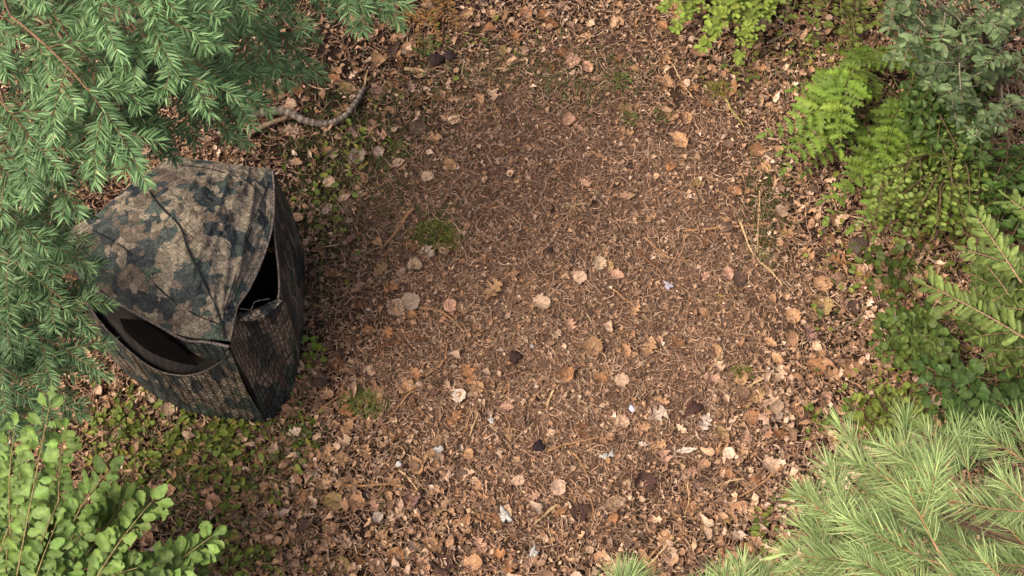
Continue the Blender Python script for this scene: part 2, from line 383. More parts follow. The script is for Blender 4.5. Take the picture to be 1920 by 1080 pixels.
# ------------------------------------------------------------------ the pop-up tent
def camo_tent():
    org = P(360, 640, 0)
    T = root('hunting_blind', org, 'camouflage pop-up hunting blind with a domed roof, standing half under the spruce boughs', 'tent')
    M_ROOF = camo_mat('camo_roof', 1.10, .96, (1, 1, 1), .72, 62); M_WALL = camo_mat('camo_wall', 1.05, .8, (1, 1, .5), .15, 38); M_SIDE = camo_mat('camo_side', 1.0, .8, (1, 1, .3), .15, 38)
    M_NET = net_mat(); M_SEAM = mat('seam_tape', .6, 0, .3, 40, .2, base=(.010, .010, .010)); M_HEM = mat('hem_cord', .8, 0, .2, 90, .8, base=(.17, .14, .115))
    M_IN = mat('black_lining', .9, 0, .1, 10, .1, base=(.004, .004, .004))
    def patch(cols_list, n_s, n_t, bulge=0.0, wrinkle=0.0, seed=0, centre=None):
        """cols_list: rows (top to bottom) of control points (px, py, z) with the same count"""
        rows = [crv([P(a, b, c) for a, b, c in r], n_s) for r in cols_list]
        G = np.array([crv([r[i] for r in rows], n_t) if len(rows) > 2 else np.array([rows[0][i]+(rows[1][i]-rows[0][i])*t for t in np.linspace(0, 1, n_t)]) for i in range(n_s)])
        ds = np.gradient(G, axis=0); dt = np.gradient(G, axis=1); Nn = nrm(np.cross(ds, dt))
        if centre is not None:
            mid = G[n_s//2, n_t//2]
            if np.dot(Nn[n_s//2, n_t//2], mid-centre) < 0: Nn = -Nn
        s = np.linspace(0, 1, n_s)[:, None]; t = np.linspace(0, 1, n_t)[None]
        r = np.random.RandomState(seed)
        env = np.sin(math.pi*s)*np.sin(math.pi*t)
        d = bulge*env
        for k in range(7):
            a, b, p = r.uniform(-14, 14), r.uniform(-9, 9), r.uniform(0, 6.28)
            d = d+wrinkle*(1-np.abs(np.sin(a*s+b*t+p+1.3*np.sin(4*s*t+k))))**3*np.clip(env*3, 0, 1)*r.uniform(-.5, 1)
        return G+Nn*d[..., None], Nn
    def grid_obj(name, G, m, flip=None, thick=0.0):
        a, b, _ = G.shape; V = (G-org).reshape(-1, 3)
        i = np.arange(a-1)[:, None]; k = np.arange(b-1)[None]
        F = np.stack([i*b+k, (i+1)*b+k, (i+1)*b+k+1, i*b+k+1], -1).reshape(-1, 4)
        ca = np.array([-.05, 0, .5])
        fc = V[F[len(F)//2]]; nn = np.cross(fc[1]-fc[0], fc[2]-fc[0])
        if np.dot(nn, fc[0]-ca) < 0: F = F[:, ::-1]
        return obj(name, mesh(name, V, F, None), m, T)
    def cord(name, pts, r, m, K=6, n=60, parent=T):
        p = crv(pts, n)-org; V, F = tubes(p[None], np.full((1, n), r), K); return obj(name, mesh(name, V, F), m, parent)
    C3 = org+np.array([0, 0, .5])
    A, B, Cc, Dd = (324, 293, 1.06), (511, 318, 1.03), (430, 652, 1.08), (118, 458, 1.05)
    # roof: two opposite edges as control rows, dome added
    back = [A, (372, 299, 1.09), (440, 308, 1.08), B]
    r1 = [(255, 338, 1.10), (345, 365, 1.22), (440, 380, 1.16), (512, 392, 1.03)]
    r2 = [(185, 398, 1.12), (310, 445, 1.27), (415, 470, 1.20), (503, 452, 1.05)]
    r3 = [(128, 440, 1.06), (265, 525, 1.20), (385, 565, 1.19), (452, 560, 1.08)]
    front = [(150, 522, 1.03), (238, 577, 1.06), (338, 628, 1.09), (432, 640, 1.085)]
    G, Nn = patch([back, r1, r2, r3, front], 90, 90, .0, .020, 4, C3)
    # creases running out from the front corner
    s = np.linspace(0, 1, 90)[:, None]; t = np.linspace(0, 1, 90)[None]
    an = np.arctan2(1-t+1e-3, 1-s+1e-3); rr = np.sqrt((1-s)**2+(1-t)**2)
    G = G+Nn*(.006*np.sin(an*34+3*np.sin(rr*7))*smooth(.0, .2, rr)*(1-smooth(.45, .9, rr)))[..., None]
    rf = grid_obj('roof', G, M_ROOF)
    tag(rf, 'domed camouflage roof printed in brown scales and dark grey green patches')
    gpx, gpy = Q(G)
    def on_roof(px, py, dz=.004):
        out = []
        for a, b in zip(px, py):
            k = np.argmin((gpx-a)**2+(gpy-b)**2); out.append(G.reshape(-1, 3)[k]+Nn.reshape(-1, 3)[k]*dz)
        return out
    for xs, ys, r in (((268, 300, 338, 352, 380, 408, 425), (340, 385, 425, 468, 525, 585, 636), .0055), ((175, 240, 300, 360, 408), (430, 470, 540, 585, 606), .0035),
                      ((505, 470, 440, 418), (340, 430, 520, 590), .0035), ((340, 400, 470, 500), (310, 320, 345, 390), .003)):
        cord('roof_seam', on_roof(xs, ys), r, M_SEAM, 5, 50)
    # hem of the roof
    hemf = [(150, 522, 1.035), (196, 553, 1.05), (250, 584, 1.065), (300, 612, 1.08), (345, 636, 1.09)]
    cord('roof_hem', [P(*q) for q in [(132, 440, 1.06)]+hemf+[(392, 642, 1.085), (430, 650, 1.08)]], .008, M_HEM)
    # edge from back corner over the open side to the front corner, with a drooping valance
    edge = [B, (514, 360, 1.03), (513, 400, 1.04), (507, 440, 1.05), (490, 492, 1.06), (466, 543, 1.07), (440, 582, 1.08), (432, 612, 1.08), (431, 640, 1.08)]
    inner = [(p[0]-14, p[1]-8, p[2]+.02) for p in edge]
    G2, _ = patch([inner, edge], 50, 8, 0, .004, 7, C3); grid_obj('roof_valance', G2, M_ROOF)
    cord('roof_hem', [P(*q) for q in edge], .006, M_HEM)
    # front wall below the crescent window
    top = [(160, 560, .86), (190, 606, .80), (238, 654, .66), (288, 691, .54), (338, 704, .52), (378, 698, .60), (408, 682, .78), (421, 668, .95), (431, 656, 1.07)]
    bot = [(183, 622, .12), (207, 668, .03), (247, 710, .015), (292, 745, .01), (333, 766, .01), (374, 779, .01), (416, 787, .01), (458, 791, .01), (500, 793, .01)]
    mid = [((a[0]*.5+b[0]*.5-4), (a[1]*.5+b[1]*.5+5), a[2]*.5+b[2]*.5) for a, b in zip(top, bot)]
    G3, N3 = patch([top, mid, bot], 80, 50, .0, .010, 12, C3); wl = grid_obj('front_wall', G3, M_WALL)
    cord('window_hem', [P(*q) for q in top], .0045, M_HEM, 6, 80)
    # wall corner piece between window and hem
    ctop = [(338, 632, 1.09), (365, 640, 1.085), (400, 645, 1.085), (431, 652, 1.075)]
    cbot = [(350, 652, 1.0), (372, 668, .93), (398, 678, .88), (428, 668, .98)]
    Gc, _ = patch([ctop, cbot], 30, 16, .012, .006, 15, C3); grid_obj('corner_panel', Gc, M_WALL)
    # window net, set back a little
    wt = [(158, 535, 1.0), (205, 563, 1.04), (252, 588, 1.05), (300, 614, 1.06), (345, 642, 1.05), (380, 652, 1.03), (405, 664, .98)]
    wb = [(166, 566, .80), (214, 626, .70), (258, 665, .60), (305, 693, .50), (345, 700, .50), (380, 693, .58), (410, 678, .80)]
    wt = [(a+3, b-2, c-.02) for a, b, c in wt]; wb = [(a-2, b+3, c-.03) for a, b, c in wb]
    Gn, Nw = patch([wt, wb], 40, 20, -.02, .004, 17, C3); grid_obj('window_net', Gn, M_NET)
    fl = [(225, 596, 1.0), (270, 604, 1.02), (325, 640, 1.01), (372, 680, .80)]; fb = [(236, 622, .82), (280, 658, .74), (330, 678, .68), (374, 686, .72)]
    Gf, _ = patch([fl, fb], 26, 12, .0, 0, 1, C3); grid_obj('window_dark_panel', Gf+np.array([.0, -.006, .012]), M_IN)  # black panel laid over the net, painting the dark of the opening
    # side wall whose top sags away from the roof
    top = [(431, 656, 1.07), (438, 612, 1.04), (447, 590, 1.0), (474, 588, .93), (505, 577, .90), (522, 556, .91), (522, 505, .95), (515, 445, .99), (513, 385, 1.0), (513, 320, 1.02)]
    bot = [(500, 793, .01), (522, 778, .01), (540, 752, .01), (552, 720, .01), (561, 685, .01), (567, 640, .01), (570, 590, .01), (571, 545, .01), (571, 510, .01), (570, 470, .01)]
    mid = [((a[0]*.5+b[0]*.5+5), (a[1]*.5+b[1]*.5), a[2]*.5+b[2]*.5) for a, b in zip(top, bot)]
    G4, N4 = patch([top, mid, bot], 90, 50, .0, .016, 22, C3); sw = grid_obj('side_wall', G4, M_SIDE)
    cord('wall_hem', [P(*q) for q in top[1:]], .0055, M_HEM, 6, 80)
    # flap folded out along the opening
    f1 = [(440, 590, 1.0), (470, 584, .96), (500, 572, .93), (523, 560, .92)]; f2 = [(446, 604, 1.02), (478, 602, .98), (506, 588, .95), (530, 566, .92)]
    G5, _ = patch([f1, f2], 30, 8, .01, .008, 5, C3); grid_obj('door_flap', G5+np.array([0, 0, .012]), M_SIDE)
    # far walls
    Ag, Dg = (402, 455, .01), (183, 622, .01)
    for nm, t1, t2, b1, b2 in (('back_wall', A, B, Ag, (570, 470, .01)), ('far_side_wall', (118, 450, 1.05), A, Dg, Ag)):
        Gb, _ = patch([[t1, tuple((np.array(t1)+t2)/2), t2], [b1, tuple((np.array(b1)+b2)/2), b2]], 30, 20, .08, .01, 9, C3); grid_obj(nm, Gb, M_SIDE)
    Gd, _ = patch([[(118, 456, 1.05), (132, 490, 1.03), (152, 524, 1.02)], [(183, 622, .10), (183, 622, .10), (184, 623, .10)]], 16, 20, .0, .004, 9, C3); grid_obj('corner_panel', Gd, M_SIDE)
    # frame poles and corner seams
    cord('corner_seam', [P(*q) for q in ((431, 654, 1.085), (448, 690, .80), (474, 740, .40), (501, 795, .0))], .009, M_SEAM)
    cord('wall_pole', [P(*q) for q in ((512, 330, 1.01), (524, 380, .78), (545, 430, .4), (570, 472, .0))], .006, M_SEAM)
    fp = [P(*q) for q in ((190, 632, .012), (300, 735, .012), (490, 775, .012), (545, 690, .012), (560, 480, .012), (402, 460, .012))]
    fl_ = np.array(fp)-org; 
    Vf = np.vstack([fl_, fl_.mean(0)[None]]); F = [[i, (i+1) % 6, 6, 6] for i in range(6)]
    me = bpy.data.meshes.new('groundsheet'); me.from_pydata([tuple(v) for v in Vf], [], [(i, (i+1) % 6, 6) for i in range(6)]); me.update()
    obj('groundsheet', me, M_IN, T)
    # guy loop hanging from the front corner
    cord('tie_cord', [P(*q) for q in ((505, 560, .96), (478, 566, 1.0), (470, 580, 1.0), (448, 578, 1.02))], .0022, M_HEM, 5)
camo_tent()

# ------------------------------------------------------------------ conifers
def needles_on(paths, dens, Ln, Wn, spread, fwd, g, col, colv, droop=.12, rank=.5, tipfrac=1.0, seed=0):
    """paths: list of (k,3) twig polylines. needles sit along them, swept forward"""
    r = np.random.RandomState(seed)
    O, T = [], []
    for p in paths:
        seg = np.linalg.norm(np.diff(p, axis=0), axis=1); L = seg.sum(); n = max(6, int(L*dens))
        cum = np.concatenate([[0], np.cumsum(seg)]); q = (1-(1-np.linspace(0.02, .999, n))**1.05)*L; q = np.clip(q+r.normal(0, .002, n), 0, L)
        pos = np.stack([np.interp(q, cum, p[:, i]) for i in range(3)], -1)
        tg = nrm(np.gradient(p, axis=0)); tt = nrm(np.stack([np.interp(q, cum, tg[:, i]) for i in range(3)], -1))
        O.append(pos); T.append(np.concatenate([tt, (q/L)[:, None]], 1))
    O = np.concatenate(O); T = np.concatenate(T); u = T[:, 3]; T = T[:, :3]; n = len(O)
    up = np.array([0, 0, 1.0]); S = nrm(np.cross(T, up)+1e-6); N = np.cross(S, T)
    # roll angle around the twig: mostly sideways with some upward
    side = np.where(r.rand(n) < .5, 1, -1)
    th = np.where(r.rand(n) < rank, r.normal(.12, .28, n), r.uniform(.2, 1.7, n))
    radial = S*(side*np.cos(th))[:, None]+N*np.sin(th)[:, None]
    f = fwd+r.normal(0, .09, n)+.9*smooth(.86, 1, u)
    D = nrm(radial*spread+T*f[:, None])
    L = Ln*r.uniform(.72, 1.15, n)*(1-.25*smooth(.8, 1, u))
    m = 4; t = np.linspace(0, 1, m)[None, :, None]
    # needles curve forward
    Pt = O[:, None]+D[:, None]*L[:, None, None]*t+(T[:, None]*.16-up*droop)*L[:, None, None]*t**2
    Wd = Wn*r.uniform(.8, 1.25, n)[:, None]*np.array([.55, 1, .85, .12])[None]
    Sd = nrm(np.cross(D, nrm(N+r.normal(0, .45, (n, 3)))))
    V, F = ribbons(Pt, Wd, Sd)
    mixv = r.rand(n, 1); cc = (np.array(col)*(1-mixv)+np.array(colv)*mixv)*np.array([1.0, 1.0, .97])
    cc = cc*(1+.25*smooth(.6, 1, u))[:, None]*r.uniform(.85, 1.15, (n, 1))
    g.add(V, F, np.repeat(cc, m*2, 0))

def bough_paths(base, tip, width, r, sec=.085, ang=48, droop=.1, tert=True, bend=.12, upn=(0, 0, 1), sec0=.22):
    """a flat spray: main axis, side twigs and their side twigs"""
    base, tip = np.array(base, float), np.array(tip, float); L = np.linalg.norm(tip-base); d = (tip-base)/L
    up = np.array(upn, float); s = nrm(np.cross(d, up)); n = np.cross(s, d)
    midp = (base+tip)/2+s*L*r.normal(0, bend)*.5+n*L*droop
    main = bez(base, midp, tip, 16)
    stems = [main]; leafy = [main[7:]]
    tg = nrm(np.gradient(main, axis=0))
    k = 0; t = sec0
    while t < .97:
        i = t*15; i0 = int(i); p = main[i0]*(1-(i-i0))+main[min(i0+1, 15)]*(i-i0); T = tg[i0]
        side = 1 if k % 2 else -1
        S = nrm(np.cross(T, up)); N = np.cross(S, T)
        l = width*(math.sin(math.pi*min(1, .25+t*.75))**.6*.9+.12)*r.uniform(.75, 1.2)*min(1, (1.02-t)*3.2)
        a = math.radians(ang+r.normal(0, 6))
        D = T*math.cos(a)+S*side*math.sin(a)+N*r.normal(0, .10)
        e = p+D*l; mid2 = (p+e)/2+T*l*-.03+N*l*.05+S*side*l*.05
        e = e+T*l*.12-np.array([0, 0, l*.08])
        sp = bez(p, mid2, e, 9); stems.append(sp); leafy.append(sp[1:])
        if tert and l > .16:
            tt = .3; q = 0
            while tt < .86:
                j = int(tt*8); pp = sp[j]; T2 = nrm((sp[min(j+1, 8)]-sp[j])[None])[0]; S2 = nrm(np.cross(T2, up))
                l2 = l*.42*(1.1-tt)*r.uniform(.8, 1.2)+.03; a2 = math.radians(ang+r.normal(0, 7)); s2 = 1 if q % 2 else -1
                D2 = T2*math.cos(a2)+S2*s2*math.sin(a2)+np.array([0, 0, r.normal(0, .12)])
                tp_ = pp+D2*l2-np.array([0, 0, l2*.1]); ss = bez(pp, (pp+tp_)/2+T2*l2*.04, tp_, 6); stems.append(ss); leafy.append(ss[1:])
                tt += .095/l*r.uniform(.85, 1.2); q += 1
        t += sec/L*r.uniform(.8, 1.2); k += 1
    return stems, leafy

def stem_mesh(stems, r0, r1, col, K=5):
    g = Geo()
    for i, p in enumerate(stems):
        rr = r0 if i == 0 else r1
        R = np.linspace(rr, rr*.35, len(p))[None]
        V, F = tubes(p[None], R, K); g.add(V, F, np.array(col))
    return g
def trunk_obj(parent, org, x, y, z1, r0, name='trunk', col=(.10, .07, .05)):
    n = 14; zs = np.linspace(-.05, z1, n); p = np.stack([x-org[0]+.04*np.sin(zs*1.3), y-org[1]+.03*np.cos(zs*1.7), zs-org[2]], -1)
    V, F = tubes(p[None], np.linspace(r0, r0*.25, n)[None], 14, up=(0, 1, 0.01)); obj(name, mesh(name, V, F, np.broadcast_to(np.array(col), (len(V), 3))), M_BARK, parent)

SP1, SP2 = lin(86, 126, 76, .52), lin(142, 178, 120, .70)
def conifer(name, label, foot, height, r0, boughs, seed, needle, cols, cat='tree', stemcol=(.20, .125, .07), sec=.105, ang=50, tert=True, group=None, srad=(.006, .0028), droopn=.12):
    r = np.random.RandomState(seed); org = np.array([foot[0], foot[1], 0.0])
    t = root(name, org, label, cat, group)
    trunk_obj(t, org, foot[0], foot[1], height, r0)
    dens, Ln, Wn, spread, fwd, rank = needle
    for bi, (b, tp, wd, shade) in enumerate(boughs):
        b, tp = np.array(b), np.array(tp)
        stems, leafy = bough_paths(b, tp, wd, r, sec, ang, tert=tert)
        # limb that carries the spray back to the trunk
        ax = np.array([foot[0], foot[1], b[2]+.25*np.linalg.norm(b[:2]-foot[:2])*.4])
        limb = bez(ax, (ax+b)/2+np.array([0, 0, .10]), b, 10)
        if np.linalg.norm(ax-b) > .05:
            lg = stem_mesh([limb], .016, .016, (.13, .085, .055), 6)
        else: lg = Geo()
        g = stem_mesh(stems, srad[0], srad[1], stemcol)
        for a_, b_, c_ in zip(g.V, g.F, g.C): pass
        lg2 = Geo(); 
        for G_ in (lg, g):
            off = 0
            for V, F, C in zip(G_.V, G_.F, G_.C): lg2.add(V, F-F.min(), C)
        br = lg2.build('branch', M_BARK, t, org)
        ng = Geo(); k = shade  # bough tint: lower sprays darker, shade painted into the needle colour
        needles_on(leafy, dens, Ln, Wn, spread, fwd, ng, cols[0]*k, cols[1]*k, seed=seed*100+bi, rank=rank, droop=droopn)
        ng.build('needles', M_NEEDLE, br, org)
    return t

def B_(x0, y0, z0, x1, y1, z1, wd, sh=1.0): return (P(x0, y0, z0), P(x1, y1, z1), wd, sh)
rb = np.random.RandomState(5)
# upper spruce
boughs = [
    B_(60, -110, 3.2, 425, 88, 2.9, .26, 1.12), B_(210, -60, 3.0, 395, 215, 2.75, .24, 1.12), B_(250, 60, 2.7, 505, 210, 2.5, .20, 1.0),
    B_(20, 30, 3.1, 275, 345, 2.7, .27, 1.15), B_(60, -40, 2.9, 215, 170, 2.8, .22, 1.0), B_(395, -110, 2.7, 545, 160, 2.35, .22, .92),
    B_(440, -60, 2.6, 606, 148, 2.2, .17, .9), B_(540, -160, 2.6, 755, 50, 2.35, .22, 1.0), B_(480, -130, 2.8, 690, 20, 2.5, .16, 1.05),
    B_(10, 200, 2.8, 150, 405, 2.6, .20, 1.05), B_(90, 60, 2.6, 330, 300, 2.3, .22, .85), B_(190, 60, 2.4, 462, 272, 2.15, .20, .85),
    B_(-90, 80, 3.0, 120, 330, 2.8, .24, 1.0), B_(-110, -40, 3.1, 140, 120, 2.95, .24, 1.0), B_(-60, -160, 3.2, 250, 10, 3.05, .24, 1.05),
    B_(300, -170, 2.9, 470, 30, 2.8, .22, 1.0), B_(150, -170, 3.2, 330, 20, 3.05, .22, 1.08), B_(-120, 200, 2.7, 60, 380, 2.6, .22, .95),
    B_(330, 20, 2.3, 440, 240, 2.1, .18, .85), B_(130, 130, 2.3, 250, 300, 2.15, .22, .85), B_(300, -60, 2.5, 500, 60, 2.4, .22, .9),
    B_(430, -180, 2.4, 620, 30, 2.25, .2, .85), B_(360, -60, 2.2, 520, 170, 2.05, .18, .85),
]
for i in range(20):   # deeper layers: older needles, tinted darker still for the shade between sprays
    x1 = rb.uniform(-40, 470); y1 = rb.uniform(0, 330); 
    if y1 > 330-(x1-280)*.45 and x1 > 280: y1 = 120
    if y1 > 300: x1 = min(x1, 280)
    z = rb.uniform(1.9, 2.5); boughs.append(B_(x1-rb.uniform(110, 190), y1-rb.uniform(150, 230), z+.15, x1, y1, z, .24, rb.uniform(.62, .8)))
f1 = P(-60, -330, 1.0)
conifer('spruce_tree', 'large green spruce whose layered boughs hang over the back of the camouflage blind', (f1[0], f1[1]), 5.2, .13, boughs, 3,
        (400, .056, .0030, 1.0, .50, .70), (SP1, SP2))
# lower spruce beside the blind
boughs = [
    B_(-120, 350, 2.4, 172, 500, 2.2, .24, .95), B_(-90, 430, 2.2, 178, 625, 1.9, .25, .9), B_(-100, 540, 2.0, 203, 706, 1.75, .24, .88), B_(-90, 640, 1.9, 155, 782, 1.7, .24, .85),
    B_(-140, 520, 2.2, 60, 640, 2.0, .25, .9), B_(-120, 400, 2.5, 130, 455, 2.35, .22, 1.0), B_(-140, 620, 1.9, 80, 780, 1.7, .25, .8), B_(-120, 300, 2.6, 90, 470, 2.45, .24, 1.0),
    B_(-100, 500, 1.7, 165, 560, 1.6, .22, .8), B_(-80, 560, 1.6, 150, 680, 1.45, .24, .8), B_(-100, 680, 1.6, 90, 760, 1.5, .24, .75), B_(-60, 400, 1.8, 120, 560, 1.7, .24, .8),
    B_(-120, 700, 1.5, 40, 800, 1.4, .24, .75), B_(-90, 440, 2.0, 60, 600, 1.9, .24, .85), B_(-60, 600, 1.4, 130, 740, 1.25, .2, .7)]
for i in range(12):  # inner sprays: older foliage, colour also lowered to stand for shade
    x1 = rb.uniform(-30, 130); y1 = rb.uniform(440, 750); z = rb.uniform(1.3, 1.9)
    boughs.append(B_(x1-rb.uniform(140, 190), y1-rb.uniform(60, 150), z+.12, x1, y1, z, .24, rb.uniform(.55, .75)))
f2 = P(-300, 330, .8)
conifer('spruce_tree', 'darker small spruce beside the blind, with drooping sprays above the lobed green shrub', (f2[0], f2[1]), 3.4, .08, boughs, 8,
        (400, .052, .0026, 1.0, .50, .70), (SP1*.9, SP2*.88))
# pale young pines
PN1, PN2 = lin(126, 156, 88, .56), lin(186, 206, 136, .74)
boughs = [
    B_(1700, 1090, 2.5, 1500, 925, 2.45, .30, 1.0), B_(1800, 1100, 2.8, 1705, 925, 2.85, .30, 1.1), B_(1720, 950, 2.4, 1585, 865, 2.3, .24, 1.0), B_(1760, 960, 2.5, 1645, 840, 2.35, .24, 1.0),
    B_(1800, 960, 2.6, 1735, 808, 2.45, .24, 1.0), B_(1830, 950, 2.6, 1795, 830, 2.5, .22, .95), B_(1960, 980, 2.9, 1878, 900, 2.85, .26, 1.0), B_(1950, 900, 2.7, 1905, 790, 2.65, .22, .9),
    B_(1640, 1110, 2.3, 1498, 985, 2.2, .24, .95), B_(1640, 1140, 2.4, 1530, 1050, 2.35, .24, 1.0), B_(1740, 1040, 2.6, 1625, 975, 2.6, .24, 1.05), B_(1860, 1060, 2.7, 1760, 1000, 2.7, .26, 1.0),
    B_(1900, 1110, 2.9, 1840, 1050, 2.9, .26, 1.05), B_(1760, 1150, 2.8, 1690, 1060, 2.8, .26, 1.08), B_(1980, 1080, 2.7, 1890, 990, 2.7, .26, 1.0), B_(1840, 980, 2.5, 1720, 900, 2.45, .26, .95)]
for i in range(20):
    x1 = rb.uniform(1520, 1930); y1 = rb.uniform(max(870, 1000-(x1-1500)*.5), 1110); z = rb.uniform(1.7, 2.3)
    boughs.append(B_(x1+rb.uniform(60, 150), y1+rb.uniform(80, 170), z-.05, x1, y1, z, .26, rb.uniform(.8, .98)))
f3 = P(1960, 1330, .8)
conifer('pine_tree', 'pale green young pine with long soft needles and orange twigs beside the oval-leaved plants', (f3[0], f3[1]), 3.4, .05, boughs, 21,
        (430, .104, .0016, .88, .72, .38), (PN1, PN2), stemcol=(.30, .17, .09), sec=.16, ang=44, tert=False, srad=(.007, .004), droopn=.05)
f4 = P(1400, 1330, .5)
conifer('pine_sapling', 'small pale pine sapling tip poking above the leaf litter, apart from the big pine', (f4[0], f4[1]), 2.3, .03,
        [B_(1420, 1220, 2.2, 1350, 1072, 2.25, .15, 1.05), B_(1440, 1200, 2.2, 1415, 1068, 2.15, .14, 1.0), B_(1380, 1240, 2.1, 1325, 1095, 2.1, .14, 1.0), B_(1470, 1220, 2.0, 1450, 1100, 2.0, .13, .95)], 31,
        (560, .095, .0016, .85, .75, .3), (PN1, PN2), stemcol=(.30, .17, .09), sec=.13, ang=44, tert=False, srad=(.006, .004), droopn=.05)
f5 = P(1150, 1300, .5)
conifer('pine_sapling', 'tiny fan of pale pine needles just showing beside the grey dead leaf', (f5[0], f5[1]), 2.1, .025,
        [B_(1175, 1190, 2.1, 1160, 1080, 2.1, .14, 1.0), B_(1190, 1190, 2.0, 1190, 1088, 2.0, .12, 1.0)], 33,
        (620, .105, .0017, .80, .80, .25), (PN1, PN2), stemcol=(.30, .17, .09), sec=.13, ang=44, tert=False, srad=(.006, .004), droopn=.05)

# ------------------------------------------------------------------ broad-leaved plants
LTC = {}
LT = {k: [leaf_tpl(k2, n, 4, 90+i, cr, cu, fo, wd) for i in range(3)] for k, (k2, n, cr, cu, fo, wd) in dict(
    round=('round', 8, .04, .15, .16, .43), oblong=('oblong', 12, .012, .25, .2, .145), pinnule=('pinnule', 12, .012, .1, .10, .34), pinna=('pinna', 26, .01, -.12, .08, .30), spoon=('obovate', 12, .02, .35, .3, .27), ovate=('ovate', 8, .015, .2, .2, .30), lobed=('lobed', 14, .02, .2, .12, .42), oak=('oak', 16, .015, .15, .12, .40),
    obovate=('obovate', 9, .03, .25, .2, .30), lance=('lance', 8, .01, .25, .22, .20), trilobe=('trilobe', 14, .02, .2, .12, .55)).items()}
def vein(tp, n_, cc):
    # paler midrib, slightly deeper margin, per-leaf blotch along the blade
    c = 5; k = len(tp[0]); f = np.tile(np.array([.93, .98, 1.16, .98, .93]), k//c)
    return (cc[:, None, :]*f[None, :, None]).reshape(-1, 3)
def leafrow(path, t0, t1, n, size, ang, kind, g, col, r, opp=True, terminal=True, prof=None, nj=.22, up=(0, 0, 1), petiole=.2, alt=0):
    m = len(path)-1; tg = nrm(np.gradient(path, axis=0)); up = np.array(up, float)
    O, X, NN, S = [], [], [], []
    for j, t in enumerate(np.linspace(t0, t1, n)):
        i = t*m; i0 = min(int(i), m-1); f = i-i0; p = path[i0]*(1-f)+path[i0+1]*f; T = tg[i0]
        Sd = nrm(np.cross(T, up)+1e-6); N = np.cross(Sd, T)
        if N[2] < 0: N = -N
        pr = 1 if prof is None else prof(t)
        for sd_ in ((1, -1) if opp else ((1,) if j % 2 else (-1,))):
            a = math.radians(ang+r.normal(0, 12*min(1, nj*3))); D = T*math.cos(a)+Sd*sd_*math.sin(a)+N*r.normal(-.03, .7*nj)
            s = size*pr*r.uniform(.62, 1.2)
            O.append(p+D*s*petiole); X.append(D); NN.append(N*.8+up*.4+r.normal(0, nj, 3)); S.append(s)
    if terminal:
        O.append(path[-1]); X.append(tg[-1]); NN.append(up+r.normal(0, nj, 3)); S.append(size*(1 if prof is None else max(prof(1), .5)))
    O, X, NN, S = map(np.array, (O, X, NN, S)); w_ = r.randint(0, 3, len(O))
    cc = np.array(col)*GF*r.uniform(.68, 1.25, (len(O), 1))*(1+r.normal(0, .03, (len(O), 3)))
    kl = kind.split('+'); kk = r.randint(0, len(kl), len(O))
    for k in range(3):
        for q in range(len(kl)):
            s = (w_ == k) & (kk == q)
            if s.any():
                tp = LT[kl[q]][k]; V, F = place(tp, O[s], X[s], NN[s], S[s]); g.add(V, F, vein(tp, s.sum(), cc[s]))

def plant(name, label, cat, foot, shoots, kind, size, col, seed, npair=6, ang=58, opp=True, t0=.3, prof=None, stemcol=(.16, .11, .06), srad=.0035, nj=.22, compound=None, group=None, petiole=.2, yellow=0.0):
    """foot: ground point (x,y). shoots: (base px,py,z, tip px,py,z, scale, tint)"""
    r = np.random.RandomState(seed); org = np.array([foot[0], foot[1], float(hgt(foot[0], foot[1]))])
    pl = root(name, org, label, cat, group)
    for (bx, by, bz, tx, ty, tz, sc, tint) in shoots:
        b, tp = P(bx, by, bz), P(tx, ty, tz)
        d = tp-b; L = np.linalg.norm(d); s = nrm(np.cross(d, [0, 0, 1.0])[None])[0]
        path = bez(b, (b+tp)/2+s*L*r.normal(0, .06)+np.array([0, 0, L*.08]), tp, 14)
        stemlow = bez(org+np.array([0, 0, -.02]), (org+b)/2+np.array([0, 0, .15*b[2]]), b, 10)
        sg = Geo(); rr = srad*(.8+.4*sc)
        V, F = tubes(stemlow[None], np.linspace(rr*1.7, rr, 10)[None], 5); sg.add(V, F, np.array(stemcol)*.7)
        V, F = tubes(path[None], np.linspace(rr, rr*.4, 14)[None], 5); sg.add(V, F, np.array(stemcol))
        g = Geo(); c = np.array(col)*tint
        if yellow: c = c*(1+np.array([.5, .25, -.2])*yellow*max(0, r.normal(0, 1)))
        if compound is None:
            leafrow(path, t0, .95, npair, size*sc, ang, kind, g, c, r, opp, True, prof, nj, petiole=petiole)
        else:
            npn, plen, pang, nl = compound; m = 13; tg = nrm(np.gradient(path, axis=0))
            for j, t in enumerate(np.linspace(t0, .93, npn)):
                i = t*m; i0 = min(int(i), m-1); p = path[i0]*(1-(i-i0))+path[i0+1]*(i-i0); T = tg[i0]; S = nrm(np.cross(T, [0, 0, 1.0])[None])[0]; N = np.cross(S, T)
                l = plen*sc*(1.05-((t-t0)/(1-t0))**1.2)*r.uniform(.88, 1.1)
                for sd_ in (1, -1):
                    a = math.radians(pang+r.normal(0, 4)); D = T*math.cos(a)+S*sd_*math.sin(a)
                    e = p+D*l-np.array([0, 0, l*.12]); pp = bez(p, (p+e)/2+N*l*.06, e, 7)
                    V, F = tubes(pp[None], np.linspace(rr*.5, rr*.25, 7)[None], 4); sg.add(V, F, np.array(stemcol))
                    k = max(2, int(round(nl*l/plen)))
                    leafrow(pp, .16, .9, k, size*sc*(.55+.45*l/plen), 66, kind, g, c, r, True, True, lambda q: 1.12-.55*q, nj*.7, petiole=.05)
            leafrow(path, .93, .99, 2, size*sc*.6, 50, kind, g, c, r, True, True, None, nj)
        nmb = 'frond' if cat == 'fern' else 'stem'
        st = sg.build(nmb, M_BARK, pl, org); g.build('leaves', M_LEAF, st, org)
    return pl
